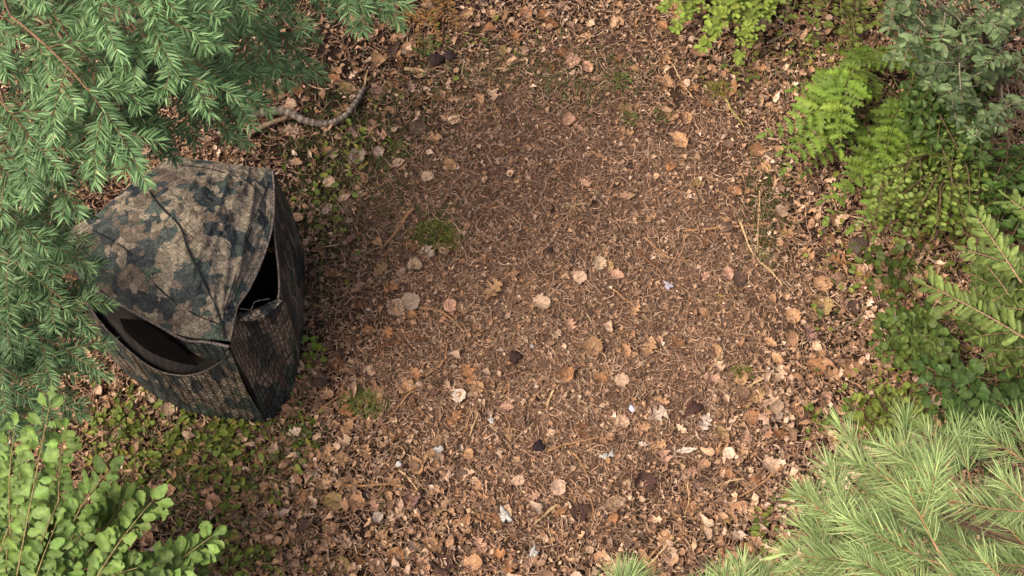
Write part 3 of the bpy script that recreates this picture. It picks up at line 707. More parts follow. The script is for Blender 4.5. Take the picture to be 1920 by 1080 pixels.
def fill(seed, n, poly, dirfn, length, z0, z1, sc=(.85, 1.1), tint=(.8, 1.1), dz=.1):
    r = np.random.RandomState(seed); poly = np.array(poly, float); lo, hi = poly.min(0), poly.max(0); out = []
    cand = []
    while len(cand) < n:
        q = r.uniform(lo, hi, (60, 2)); q = q[in_poly(q[:, 0], q[:, 1], poly)]
        for c in q:
            if len(cand) >= n: break
            # keep the shoots spread out
            if cand and min(np.hypot(*(c-o)) for o in cand) < math.sqrt(np.prod(hi-lo)/n)*.35 and r.rand() < .9: continue
            cand.append(c)
    for c in cand:
        a = dirfn(c[0], c[1])+r.normal(0, .35); l = length*r.uniform(.8, 1.2); z = r.uniform(z0, z1)
        out.append((c[0]-math.cos(a)*l, c[1]-math.sin(a)*l, max(z-dz, .03), c[0], c[1], z, r.uniform(*sc), r.uniform(*tint)))
    return out
def away(x0, y0): return lambda x, y: math.atan2(y-y0, x-x0)

# lobed shrub in front of the small spruce
def foot(px, py): p = P(px, py, 0); return (p[0], p[1])
G_SH = lin(112, 158, 78, .52); G_SH2 = lin(128, 172, 92, .52)
sh = [(30, 1090, 1.6, 95, 752, 2.05, .85, 1.25), (20, 1000, 1.6, 28, 800, 1.95, .85, 1.1), (110, 940, 1.6, 122, 805, 1.9, .8, 1.0), (125, 1010, 1.25, 208, 880, 1.4, 1.05, 1.1), (180, 1085, 1.3, 290, 935, 1.4, 1.05, 1.12), (290, 1090, 1.1, 398, 1005, 1.2, 1.0, 1.1),
      (60, 1010, 1.1, 20, 800, 1.3, 1, .95), (90, 960, 1.1, 118, 830, 1.2, .9, .95)]
sh += fill(4, 46, [(-40, 800), (60, 850), (110, 870), (200, 900), (290, 950), (390, 1020), (400, 1120), (-40, 1120)], away(-60, 1300), 130, .7, 1.35, (.8, 1.25), (.7, 1.15))
plant('broadleaf_shrub', 'bright green shrub with small lobed leaves and upright shoots below the blind and small spruce', 'shrub', foot(30, 1260), sh, 'pinnule+trilobe+obovate+ovate+lobed+spoon', .082, G_SH2*np.array([.95, 1, .95]), 5, npair=10, ang=58, t0=.06, petiole=.22, stemcol=(.24, .19, .08), yellow=.08, nj=.30)

# fern-like cluster at the clearing edge
G_F1 = lin(122, 166, 62, .50); G_F2 = lin(150, 186, 74, .52)
fr = [(1600, 130, .60, 1577, 280, .62, 1.0, 1.35), (1590, 175, .5, 1438, 250, .42, 1.0, 1.2), (1590, 215, .42, 1474, 314, .36, .95, 1.12), (1600, 150, .4, 1490, 168, .4, .85, 1.0), (1620, 230, .22, 1512, 322, .22, .85, .95),
      (1690, 190, .45, 1648, 335, .45, 1.0, 1.1), (1650, 150, .25, 1512, 190, .3, .8, 1.0), (1760, 110, .3, 1625, 120, .3, .95, .8),
      (1700, 240, .3, 1552, 405, .3, .95, 1.1), (1720, 270, .3, 1600, 425, .28, .95, 1.1), (1745, 300, .3, 1655, 420, .28, .85, 1.05), (1720, 220, .4, 1700, 400, .35, .9, 1.05), 
      (1780, 210, .45, 1718, 330, .45, .95, 1.0), (1690, 180, .2, 1590, 340, .15, .8, .75), (1750, 240, .3, 1640, 300, .2, .8, .75), (1800, 260, .4, 1760, 370, .4, .8, .95),
      (1600, 200, .34, 1468, 282, .36, .85, 1.0), (1660, 290, .32, 1545, 375, .32, .8, 1.0), (1700, 330, .28, 1600, 430, .28, .8, 1.0), (1620, 130, .34, 1500, 200, .36, .8, .95), (1680, 330, .2, 1640, 440, .2, .7, .85), (1640, 90, .25, 1560, 160, .25, .8, .8)]
plant('fern', 'yellow green fern fronds spreading over tan leaves below the grey green shrub', 'fern', foot(1700, 190), fr, 'pinna', .150, G_F1*np.array([.98, .96, 1.15]), 7, npair=9, ang=63, t0=.06, prof=lambda t: 1.12*(1.02-t)**.7+.10, petiole=.02, stemcol=(.18, .20, .07), srad=.0025, nj=.09, yellow=.08)
fr = [(1330, -90, .35, 1245, 15, .35, .85, 1.05), (1350, -80, .35, 1265, 52, .35, .9, 1.1), (1380, -70, .35, 1318, 88, .4, 1.0, 1.15), (1400, -60, .35, 1340, 60, .3, .9, 1.0), (1430, -60, .3, 1400, 62, .35, .9, 1.05),
      (1440, -40, .3, 1385, 112, .3, .9, 1.08), (1300, -80, .2, 1290, 30, .25, .85, .9), (1450, -90, .3, 1440, 20, .3, .85, .9)]
plant('fern', 'small yellow green fern reaching down into the clearing from beyond its far edge', 'fern', foot(1390, -120), fr, 'pinnule', .080, G_F2*np.array([.84, .88, 1.05]), 9, t0=.12, compound=(7, .14, 60, 4), stemcol=(.18, .20, .07), srad=.0025, nj=.14)
# grey green whorled shrub
G_G = lin(122, 154, 108, .60)*np.array([.96, 1.02, 1.05])
sh = fill(12, 84, [(1640, -40), (1640, 60), (1655, 110), (1700, 150), (1760, 190), (1810, 260), (1850, 260), (1930, 180), (1960, -40)], lambda x, y: math.atan2(y+60, x-1900)+1.1*math.sin(x*.05+y*.07), 64, .6, 1.4, (.7, 1.25), (.65, 1.2))
plant('laurel_shrub', 'grey green shrub with whorls of narrow leaves on thin pale twigs above the fern', 'shrub', foot(1850, 120), sh, 'lance+oblong+ovate+spoon', .070, G_G, 13, npair=9, ang=52, t0=.3, stemcol=(.26, .21, .15), srad=.003, nj=.75, petiole=.05)
# rounded leaves under it
sh = fill(14, 34, [(1680, 165), (1790, 170), (1850, 240), (1840, 300), (1760, 300), (1700, 260)], away(1850, 100), 90, .45, .75, (.85, 1.15), (.8, 1.05))
plant('broadleaf_shrub', 'mid green shrub of rounded leaves between the fern and the grey green shrub', 'shrub', foot(1800, 180), sh, 'spoon+obovate+lobed', .074, lin(104, 148, 76, .50), 15, npair=6, ang=60, t0=.2, nj=.5)
# yellow green small round-leaved thicket
sh = fill(16, 80, [(1650, 330), (1720, 290), (1800, 285), (1850, 330), (1850, 400), (1820, 460), (1740, 440), (1700, 455), (1650, 440), (1630, 400)], away(1800, 200), 70, .3, .75, (.8, 1.2), (.72, 1.15))
plant('round_leaf_shrub', 'low thicket of tiny round yellow green leaves between the fern and the long-leaved shoots', 'shrub', foot(1790, 300), sh, 'round+ovate+spoon', .040, lin(126, 160, 78, .64), 17, npair=8, ang=65, t0=.1, nj=.65, yellow=.12, petiole=.5)
# dark green leaves near the picture edge
sh = fill(18, 40, [(1800, 350), (1960, 300), (1960, 470), (1900, 450), (1830, 430), (1790, 400)], away(1960, 260), 80, .35, .7, (.85, 1.2), (.7, 1.0))
plant('broadleaf_shrub', 'dark green leafy shrub in shade behind the tips of the long-leaved shoots', 'shrub', foot(1930, 330), sh, 'ovate+spoon', .070, lin(96, 142, 66, .5), 19, npair=6, ang=60, t0=.15, nj=.5)
# bright shoots with brown stems
G_S = lin(132, 168, 92, .54)
fr = [(1930, 640, 1.2, 1738, 535, 1.35, 1.25, 1.15), (1915, 530, 1.35, 1832, 408, 1.45, 1.15, 1.12), (1985, 470, 1.5, 1895, 375, 1.5, 1.1, 1.1), (1960, 520, 1.1, 1815, 470, 1.1, 1.0, .95)]
fr += fill(20, 62, [(1770, 560), (1830, 480), (1900, 440), (1960, 420), (1960, 720), (1880, 700), (1800, 640)], away(2050, 640), 100, .6, 1.1, (.6, 1.05), (.65, 1.15))
nsh = 4
plant('sumac_shrub', 'light green shrub with paired long leaves on curved pinkish brown stems beside the small pine', 'shrub', foot(2000, 640), fr, 'oblong+lance+oblong', .076, G_S, 21, npair=18, ang=56, t0=.10, stemcol=(.34, .22, .13), srad=.0042, nj=.26, petiole=.05)
# round-leaved bush
sh = fill(22, 30, [(1625, 620), (1650, 590), (1740, 585), (1785, 630), (1770, 680), (1700, 690), (1640, 660)], away(1760, 660), 60, .25, .45, (.85, 1.3), (.85, 1.15))
plant('round_leaf_shrub', 'small bright bush of round leaves on brown litter at the edge of the clearing', 'shrub', foot(1730, 650), sh, 'round+spoon+round', .056, lin(114, 150, 78, .5), 23, npair=5, ang=62, t0=.15, nj=.32, petiole=.4)
# clover-like patch
sh = fill(24, 30, [(1570, 790), (1600, 740), (1640, 710), (1720, 730), (1745, 770), (1680, 820), (1600, 830)], away(1680, 800), 40, .05, .2, (.6, 1.3), (.8, 1.2))
plant('clover_plant', 'patch of yellow green clover-like leaves in front of the pale pine', 'plant', foot(1660, 790), sh, 'round+obovate', .050, lin(132, 162, 78, .52), 25, npair=3, ang=70, t0=.3, nj=.5, petiole=.5, yellow=.15)
# dark oval leaves
sh = fill(26, 34, [(1715, 690), (1790, 670), (1860, 690), (1960, 700), (1960, 850), (1860, 820), (1800, 860), (1760, 780)], away(1960, 760), 80, .3, .55, (.85, 1.3), (.75, 1.05))
plant('oval_leaf_plant', 'plant with dark green paired oval leaves between the clover patch and the pinkish stems', 'plant', foot(1890, 760), sh, 'ovate+round+ovate', .068, lin(96, 138, 76, .52), 27, npair=5, ang=58, t0=.15, nj=.45, petiole=.25)
# seedlings at the far rim
sh = fill(28, 26, [(1460, 0), (1530, -30), (1650, -30), (1640, 60), (1620, 110), (1540, 100), (1480, 60)], away(1560, -120), 60, .2, .4, (.8, 1.2), (.75, 1.1))
plant('round_leaf_shrub', 'loose seedlings with round yellow green leaves around a grey stick beyond the fern', 'shrub', foot(1570, 10), sh, 'round+ovate+spoon', .050, lin(126, 154, 72, .5), 29, npair=4, ang=62, t0=.2, nj=.35, petiole=.5)
sh = [(1655, 500, .1, 1640, 470, .22, 1, .95), (1690, 520, .1, 1650, 500, .22, 1.1, .9), (1690, 540, .1, 1680, 500, .25, 1.1, .85), (1700, 560, .1, 1640, 540, .2, .9, .95), (1720, 560, .1, 1690, 470, .25, 1, .9), (1650, 560, .05, 1680, 560, .2, .8, 1)]
plant('clover_plant', 'faint trio-leaved seedlings on leaf litter between the round-leaved bush and the thicket', 'plant', foot(1690, 540), sh, 'round', .055, lin(108, 140, 70, .45), 31, npair=3, ang=70, t0=.3, nj=.25, petiole=.5)
# sprout by the wall of the blind
sh = [(590, 680, .02, 575, 640, .10, .9, 1.1), (592, 680, .02, 598, 655, .10, .9, 1.15), (590, 685, .02, 580, 675, .09, .9, 1.0)]
plant('seedling', 'little bright sprout against the shaded side wall of the blind', 'plant', foot(588, 682), sh, 'round', .045, lin(120, 160, 60, .5), 33, npair=2, ang=70, t0=.4, nj=.25, petiole=.5)
for i, (x, y, s, lab) in enumerate([(1165, 152, 1.0, 'tiny bright fern-like sprout on the grassy far side of the bare soil'), (1182, 222, .8, 'tiny dark green sprout beside a pair of pink tan leaves'), (1240, 215, .9, 'tiny green sprout beside the two overlapping round tan leaves'),
                                 (745, 280, .9, 'vivid green sprout between the scaly cream leaf and the tan oblong leaf'), (800, 88, 1.3, 'upright green sprout next to the paired dark stones'), (560, 815, 1.2, 'green seedling just outside the front corner of the blind')]):
    sh = [(x, y, .01, x+math.cos(a)*15*s, y+math.sin(a)*13*s, .04, s*.8, .9) for a in np.linspace(0, 5.2, 6)+i]
    plant('seedling', lab, 'plant', foot(x, y), sh, 'lance', .034, lin(106, 146, 58, .48), 60+i, npair=3, ang=50, t0=.3, nj=.3, petiole=.2)

# ------------------------------------------------------------------ ground cover, grass, bare twigs
def blobs(lst, n):
    w_ = np.array([b[4] for b in lst], float); k = rs.choice(len(lst), n, p=w_/w_.sum()); b = np.array(lst)[k]
    return b[:, 0]+rs.normal(0, 1, n)*b[:, 2], b[:, 1]+rs.normal(0, 1, n)*b[:, 3]
def cover():
    g = Geo(); n = 4600
    px, py = blobs([(340, 850, 85, 45, 10), (260, 780, 45, 25, 3), (420, 800, 40, 25, 2), (620, 300, 45, 50, 1), (700, 250, 40, 50, .7), (640, 410, 35, 50, .6), (560, 830, 22, 30, 1), (430, 1050, 60, 25, 3), (450, 930, 40, 40, 1.5), (570, 650, 10, 45, .5),
                   (1500, 90, 60, 30, 1.2), (1640, 560, 40, 60, 1.4), (1570, 770, 40, 30, 1), (1440, 1000, 20, 40, .8), (1560, 480, 30, 50, .5), (860, 60, 60, 40, .7), (1380, 150, 40, 20, .4), (230, 900, 40, 40, 1), (1790, 560, 60, 60, 2), (1750, 400, 100, 80, 4), (1700, 200, 70, 90, 3), (1600, 60, 60, 50, 1.5), (1720, 640, 60, 60, 1.5)], n)
    o_ = P(px, py, 0); o_[:, 2] = hgt(o_[:, 0], o_[:, 1])+rs.uniform(.01, .06, n)
    kinds = rs.randint(0, 3, n); col = np.array([lin(110, 142, 58, .50), lin(136, 160, 68, .50), lin(94, 118, 48, .45), lin(160, 160, 78, .45)])[rs.choice(4, n, p=[.4, .3, .2, .1])]*rs.uniform(.75, 1.15, (n, 1))
    clump = np.sin(px*.047+2*np.sin(py*.031))*np.sin(py*.058+1.5*np.sin(px*.027))
    keep = ~in_poly(px, py, TENT_FOOT) & (rs.rand(n) < np.clip(.55+.9*clump, .12, 1))
    col = col*GF*1.25
    for k, kd in enumerate(('pinnule', 'ovate', 'lance')):
        s = (kinds == k) & keep
        V, F = place(LT[kd][k], o_[s], rand_dir(s.sum()), tilt_n(s.sum(), .6), rs.uniform(.018, .056, s.sum())); g.add(V, F, np.repeat(col[s], len(LT[kd][k][0]), 0))
    tag(g.build('ground_cover', M_LEAF), 'low green ground cover of small leaves around the blind and the rim', 'ground cover', kind='stuff')
    g = Geo(); n = 6500
    px, py = blobs([(340, 870, 100, 55, 6), (640, 300, 60, 70, 4), (720, 230, 60, 60, 3), (900, 140, 80, 40, 2), (1100, 150, 60, 30, 2.2), (600, 430, 30, 80, 2), (450, 960, 80, 60, 3), (560, 780, 30, 60, 1), (1430, 420, 18, 50, 1.3), (1700, 520, 80, 80, 1.2), (830, 430, 40, 40, .6), (1500, 130, 80, 40, 1.5), (1450, 350, 20, 50, .8), (740, 420, 60, 50, 1)], n)
    keep = ~in_poly(px, py, TENT_FOOT); px, py = px[keep], py[keep]; n = len(px)
    o_ = P(px, py, 0); o_[:, 2] = hgt(o_[:, 0], o_[:, 1])
    d = rand_dir(n); L = rs.uniform(.04, .12, n)[:, None, None]; t = np.linspace(0, 1, 5)[None, :, None]
    lean = rs.uniform(.35, 1.1, n)[:, None, None]; up = rs.uniform(.25, .8, n)[:, None, None]
    Pt = o_[:, None]+d[:, None]*L*t*lean+np.array([0, 0, 1])*L*up*(t-.45*t**2)*1.3
    Pt = Pt+np.cross(d, [0, 0, 1])[:, None]*L*(t**2)*rs.normal(0, .3, n)[:, None, None]
    V, F = ribbons(Pt, rs.uniform(.0013, .0030, n)[:, None]*np.array([.8, 1, .9, .6, .1])[None], np.cross(d, [0, 0, 1.0])+np.array([0, 0, .2]))
    col = np.array([lin(112, 138, 60, .42), lin(96, 118, 52, .38), lin(150, 142, 84, .42), lin(120, 100, 60, .42)])[rs.choice(4, n, p=[.36, .26, .22, .16])]*rs.uniform(.7, 1.15, (n, 1))
    g.add(V, F, np.repeat(col, 10, 0))
    tag(g.build('grass', M_LEAF), 'thin green and straw coloured grass blades among the dead leaves', 'grass', kind='stuff')
cover()

def moss(px, py, rpx, lab, col, seed):
    r = np.random.RandomState(seed); c = P(px, py, 0); c[2] = hgt(c[0], c[1]); R = rpx/300.0
    g = Geo(); n = 1500; a = r.uniform(0, 6.28, n); q = np.sqrt(r.rand(n)); x = np.cos(a)*q*R*1.25; y = np.sin(a)*q*R*.8; z = .035*(1-q*q)*R/.12
    o_ = np.stack([x, y, z], -1); d = nrm(np.stack([np.cos(a)*(.4+q), np.sin(a)*(.4+q), r.uniform(.2, 1.1, n)], -1)+r.normal(0, .4, (n, 3)))
    L = r.uniform(.012, .032, n)[:, None, None]; t = np.linspace(0, 1, 4)[None, :, None]
    Pt = o_[:, None]+d[:, None]*L*t-np.array([0, 0, .3])*L*t**2
    V, F = ribbons(Pt, r.uniform(.0016, .0032, n)[:, None]*np.array([1, .9, .7, .2])[None], nrm(np.cross(d, r.normal(0, 1, (n, 3)))))
    cc = 1.15*np.where(r.rand(n, 1) < .6, np.array(col), lin(176, 168, 84, .45))*r.uniform(.7, 1.2, (n, 1)); g.add(V, F, np.repeat(cc, 8, 0))
    o = g.build('moss_tuft', M_LEAF); o.location = c; tag(o, lab, 'moss')
moss(814, 440, 42, 'large tuft of green and yellow moss above the silvery lobed leaf', lin(110, 142, 48, .42), 1)
moss(684, 756, 38, 'flat pale green moss tuft above the pointed orange brown leaf', lin(140, 164, 88, .5), 2)
moss(1348, 168, 22, 'yellowish dried moss clump beside the long orange leaf', lin(170, 158, 78, .45), 3)
moss(1392, 700, 14, 'thin streak of yellow green moss above the long bent twig', lin(130, 140, 56, .42), 4)

def fan(px, py, rpx, lab, col, seed, n=16):
    r = np.random.RandomState(seed); c = P(px, py, 0); c[2] = hgt(c[0], c[1])+.012; g = Geo()
    a = np.linspace(0, 2*math.pi, n, endpoint=False)+r.normal(0, .12, n); d = np.stack([np.cos(a), np.sin(a), r.uniform(.05, .35, n)], -1)
    L = (rpx/312*r.uniform(.6, 1.1, n))[:, None, None]; t = np.linspace(0, 1, 5)[None, :, None]; Pt = d[:, None]*L*t-np.array([0, 0, .35])*L*t**2
    V, F = ribbons(Pt, np.full((n, 1), .003)*np.array([.5, 1, 1, .7, .1])[None], nrm(np.cross(d, [0, 0, 1.0]))); g.add(V, F, np.array(col))
    o = g.build('dry_grass_tuft', M_STRAW); o.location = c; tag(o, lab, 'grass tuft')
fan(1075, 388, 30, 'star-shaped dry yellow grass tuft on the bare soil', (.34, .24, .12), 1)
fan(1430, 470, 22, 'small splayed grass tuft along the long bent twig', (.24, .26, .10), 2)
def brown_fern(px, py, ang, lab, seed):
    r = np.random.RandomState(seed); c = P(px, py, 0); c[2] = .02; g = Geo()
    for k in range(5):
        a = ang+(k-2)*.5; tip = np.array([math.cos(a), math.sin(a), .1])*.30; path = bez(np.zeros(3), tip*.5+np.array([0, 0, .08]), tip, 12)
        V, F = tubes(path[None], np.full((1, 12), .0022), 4); g.add(V, F, (.20, .14, .07))
        leafrow(path, .2, .95, 10, .055, 62, 'lance', g, np.array([.19, .125, .05]), r, True, True, lambda q: 1.1-.7*q, .3, petiole=0)
    o = g.build('withered_fern', M_DRY); o.location = c; tag(o, lab, 'fern')
brown_fern(790, 20, -1.6, 'withered brown fern lying by the end of the spruce boughs', 3)
brown_fern(830, -10, -2.2, 'olive brown withered fern behind the other dead fern', 4)

# ------------------------------------------------------------------ single leaves, scraps, stones and twigs
COLS = dict(cream=lin(216, 182, 152, .64), grey=lin(190, 166, 144, .56), white=lin(224, 202, 182, .66), tan=lin(212, 166, 124, .58), orange=lin(200, 146, 104, .55), pink=lin(212, 166, 138, .58),
            brown=lin(160, 114, 80, .5), dark=lin(98, 72, 64, .55), yellow=lin(198, 166, 112, .52), mauve=lin(180, 142, 128, .5), greyb=lin(142, 116, 98, .5))
LEAVES = [
 (1015, 575, 34, 'round', 'cream', 'round cream leaf lying alone at the middle of the bare soil', 'lone round cream leaf'),
 (1087, 526, 25, 'round', 'cream', 'squarish cream leaf, lowest of the cluster on the bare soil', 'squarish cream leaf'),
 (1123, 499, 27, 'round', 'cream', 'crumpled cream leaf touching a small yellow one on bare soil', 'crumpled cream leaf'),
 (1140, 503, 22, 'round', 'yellow', 'small yellow tan leaf touching the crumpled cream leaf', None),
 (1158, 520, 28, 'ovate', 'pink', 'pinkish cream leaf with a pointed tip, at the clearing middle', 'pinkish pointed leaf'),
 (770, 569, 36, 'round', 'grey', 'big round grey leaf above the orange tongue-shaped leaf', 'big round grey leaf'),
 (774, 596, 26, 'curl', 'orange', 'orange tongue-shaped leaf tucked under the big round grey leaf', None),
 (778, 502, 28, 'round', 'cream', 'small round cream leaf below the moss and silvery leaf', 'small round cream leaf'),
 (950, 598, 17, 'oak', 'cream', 'tiny ragged cream leaf between the lone round leaf and the dark stone', 'tiny ragged cream leaf'),
 (805, 473, 32, 'oak', 'grey', 'silvery lobed leaf just below the large moss tuft', 'silvery lobed leaf'),
 (618, 345, 25, 'round', 'cream', 'square cream leaf in the shade close to the blind', 'square shaded cream leaf'),
 (624, 293, 30, 'lobed', 'cream', 'wide cream leaf with a stalk near the curved fallen branch', 'wide stalked cream leaf'),
 (672, 297, 36, 'round', 'grey', 'large scaly grey cream leaf between green sprouts and the fallen branch', 'large scaly cream leaf'),
 (711, 287, 22, 'round', 'grey', 'small grey leaf touching the scaly leaf by the vivid sprout', None),
 (748, 307, 24, 'ovate', 'cream', 'folded cream leaf below the vivid green sprout', None),
 (710, 118, 32, 'round', 'tan', 'round crinkled tan leaf beyond the end of the fallen branch', 'round crinkled tan leaf'),
 (802, 335, 24, 'round', 'cream', 'boxy cream leaf between the moss and the oblong tan leaf', 'boxy cream leaf'),
 (852, 227, 28, 'ovate', 'cream', 'heart-shaped cream leaf pointing toward the picture bottom', 'heart-shaped cream leaf'),
 (929, 186, 34, 'lobed', 'cream', 'fan-shaped cream leaf at the far side of the bare soil', 'fan-shaped cream leaf'),
 (812, 262, 32, 'lobed', 'tan', 'triangular tan leaf above the oblong tan leaf', 'triangular tan leaf'),
 (844, 310, 30, 'ovate', 'tan', 'oblong tan leaf standing on end at the rim of bare soil', 'oblong tan leaf'),
 (740, 162, 38, 'oak', 'brown', 'large brown lobed leaf below the pale flat straw', 'large brown lobed leaf'),
 (706, 175, 28, 'ovate', 'mauve', 'dusty pink leaf touching the large brown lobed leaf', None),
 (900, 190, 26, 'ovate', 'tan', 'small tan leaf beside the fan-shaped cream leaf', None),
 (660, 253, 26, 'curl', 'mauve', 'curled dusty mauve leaf just below the fallen branch', 'curled mauve leaf'),
 (558, 172, 30, 'ovate', 'brown', 'dull brown leaf in deep shade beside the spruce tips', 'dull shaded brown leaf'),
 (1096, 346, 28, 'oak', 'pink', 'ragged pink leaf in the upper part of the bare soil', 'ragged pink leaf'),
 (1066, 226, 27, 'round', 'pink', 'upper leaf of a pinkish pair on the bare soil', 'pinkish pair'),
 (1085, 243, 27, 'lobed', 'pink', 'lower leaf of a pinkish pair on the bare soil', None),
 (1168, 370, 20, 'lobed', 'pink', 'small star-shaped pink leaf below the ragged pink leaf', 'small star-shaped leaf'),
 (1262, 220, 34, 'lobed', 'tan', 'tan leaf overlapping another, beside a tiny green sprout', 'overlapping tan leaves'),
 (1282, 225, 28, 'round', 'tan', 'second overlapping tan leaf, darker veined, farther from the sprout', None),
 (1274, 266, 40, 'ovate', 'tan', 'broad smooth tan leaf, largest on the fern side of the bare soil', 'broad smooth tan leaf'),
 (1256, 316, 30, 'curl', 'orange', 'curved orange tan leaf below the broad smooth tan leaf', 'curved orange tan leaf'),
 (1448, 300, 40, 'ovate', 'greyb', 'large grey brown leaf beside the lowest fern tip', 'large grey brown leaf'),
 (1432, 318, 26, 'round', 'tan', 'pale tan leaf touching the large grey brown leaf', None),
 (1523, 362, 34, 'curl', 'greyb', 'smooth folded grey brown leaf below the fern cluster', 'folded grey brown leaf'),
 (1290, 163, 44, 'oak', 'orange', 'long ragged orange leaf near the yellowish dried moss', 'long ragged orange leaf'),
 (1155, 50, 36, 'lobed', 'tan', 'star-like tan leaf near the far edge of the clearing', 'star-like tan leaf'),
 (1102, 128, 30, 'ovate', 'pink', 'crinkled pink leaf beside the bright fern-like sprout', 'crinkled pink leaf'),
 (1364, 515, 28, 'ovate', 'pink', 'plain pink leaf toward the fern side of the clearing', 'plain pink leaf'),
 (1323, 519, 21, 'lobed', 'pink', 'smaller star-edged pink leaf next to the plain pink leaf', None),
 (1190, 579, 36, 'oak', 'tan', 'fan-like tan leaf below the lilac scrap', 'fan-like tan leaf'),
 (1346, 564, 24, 'lobed', 'yellow', 'yellow tan leaf pair below the plain pink leaf', 'yellow tan leaf'),
 (1486, 594, 30, 'round', 'tan', 'rounded tan leaf alone on litter toward the round-leaved bush', 'rounded tan leaf'),
 (1255, 315, 18, 'round', 'tan', 'tiny tan leaf tucked in the curved orange tan leaf', None),
 (1575, 492, 42, 'oak', 'orange', 'big orange oak-like leaf in the brown rim below the fern', 'big orange oak-like leaf'),
 (1515, 478, 34, 'oak', 'tan', 'wide tan leaf next to the big orange oak-like leaf', None),
 (1542, 575, 42, 'round', 'yellow', 'large ochre leaf crumpled at the clearing rim', 'large ochre leaf'),
 (1567, 702, 38, 'lobed', 'tan', 'pale tan lobed leaf beside the clover patch', 'pale tan lobed leaf'),
 (862, 745, 27, 'round', 'white', 'small whitish oval leaf above the bright orange leaf', 'whitish oval leaf'),
 (853, 787, 34, 'oak', 'orange', 'bright orange brown lobed leaf below the whitish oval leaf', 'bright orange leaf'),
 (951, 767, 27, 'ovate', 'pink', 'cupped pink leaf midway down the clearing', 'cupped pink leaf'),
 (955, 816, 28, 'lobed', 'tan', 'star-shaped tan leaf below the cupped pink leaf', None),
 (1165, 717, 26, 'round', 'cream', 'crinkled cream leaf above the bluish white petal', 'crinkled cream leaf'),
 (1166, 795, 26, 'round', 'cream', 'cupped cream leaf just below the bluish white petal', 'cupped cream leaf'),
 (1205, 803, 28, 'oak', 'tan', 'star-shaped tan leaf next to the cupped cream leaf', None),
 (1241, 752, 28, 'oak', 'tan', 'lobed tan leaf directly above the folded cream leaf', None),
 (1232, 780, 38, 'lobed', 'white', 'folded two-winged cream leaf, near the dark curled leaf', 'two-winged cream leaf'),
 (1323, 793, 36, 'oak', 'white', 'ruffled white leaf beside the dark curled leaf', 'ruffled white leaf'),
 (1300, 770, 46, 'curl', 'dark', 'large dark brown curled leaf between two whitish leaves', 'dark curled leaf'),
 (1448, 747, 34, 'oak', 'cream', 'crinkled cream grey leaf between the bent twig and the clover patch', 'crinkled grey cream leaf'),
 (1442, 878, 32, 'round', 'cream', 'crumpled cream leaf by the long stick beside the big pine', 'cream leaf by the pine'),
 (1454, 785, 24, 'ovate', 'grey', 'upright grey leaf below the crinkled cream grey leaf', None),
 (1048, 916, 30, 'round', 'cream', 'round ridged cream leaf in the lower part of the clearing', 'round ridged cream leaf'),
 (971, 902, 25, 'ovate', 'cream', 'small rectangular cream leaf with a stalk', 'rectangular cream leaf'),
 (1000, 933, 26, 'oak', 'pink', 'pink fan-shaped leaf below the rectangular cream leaf', None),
 (1206, 907, 38, 'round', 'dark', 'dark plum coloured leaf surrounded by pale litter', 'dark plum leaf'),
 (1087, 968, 44, 'lobed', 'dark', 'dark brown curled leaf above the grey dead leaf', 'lower dark curled leaf'),
 (1175, 1010, 38, 'oak', 'greyb', 'grey dead leaf just above the tiny fan of pine needles', 'grey dead leaf'),
 (1150, 972, 28, 'curl', 'orange', 'orange tan curled leaf above the grey dead leaf', None),
 (835, 1058, 50, 'lobed', 'dark', 'large dark purple brown leaf at the near rim of the clearing', 'dark purple brown leaf'),
 (1287, 847, 40, 'strip', 'white', 'long ragged whitish strip of leaf below the ruffled white leaf', 'ragged whitish strip'),
 (1232, 836, 34, 'oak', 'tan', 'wide tan leaf beside the ragged whitish strip', None),
 (1245, 862, 34, 'lobed', 'pink', 'pale star-shaped leaf above the dark plum leaf', None),
 (1357, 850, 34, 'lobed', 'tan', 'light tan leaf between the ragged strip and the pine', None),
 (1362, 892, 30, 'ovate', 'orange', 'orange tan leaf near the long stick by the big pine', None),
 (1205, 835, 17, 'oak', 'white', 'tiny white leaf fragment below the cupped cream leaf', None),
 (725, 630, 32, 'oak', 'orange', 'orange lobed leaf above the straight brown twig', 'orange lobed leaf'),
 (735, 541, 36, 'oak', 'orange', 'orange tan leaf between the moss tuft and the big round grey leaf', 'orange tan lobed leaf'),
 (714, 508, 36, 'oak', 'yellow', 'ochre leaf touching the orange tan lobed leaf', None),
 (770, 462, 30, 'oak', 'brown', 'warm brown leaf beside the silvery lobed leaf', None),
 (710, 460, 30, 'curl', 'tan', 'curled tan leaf at the root end of the pale stick', None),
 (662, 450, 26, 'curl', 'mauve', 'dusty mauve leaf near the blind, upper of two', 'dusty mauve leaves'),
 (666, 482, 26, 'curl', 'mauve', 'dusty mauve leaf near the blind, lower of two', None),
 (844, 576, 26, 'round', 'pink', 'small pink leaf between the big round grey leaf and lone round leaf', 'small pink leaf'),
 (925, 548, 46, 'oak', 'tan', 'long fringed tan leaf on the bare soil', 'long fringed tan leaf'),
 (650, 802, 34, 'oak', 'tan', 'pale tan crumpled leaf under the pointed orange brown leaf', None),
 (650, 770, 32, 'ovate', 'orange', 'pointed orange brown leaf below the flat pale moss tuft', 'pointed orange brown leaf'),
 (614, 849, 38, 'oak', 'tan', 'tan lobed leaf below the front corner of the blind', 'tan lobed leaf'),
 (688, 850, 28, 'oak', 'tan', 'light tan leaf beside the white pebble', None),
 (825, 868, 28, 'oak', 'orange', 'orange pink leaf below the white curled scrap', None),
 (880, 853, 20, 'round', 'tan', 'small round tan leaf near the white curled scrap', None),
 (701, 948, 32, 'oak', 'pink', 'pinkish white crumpled leaf near the cream leaf clump', 'pinkish white leaf'),
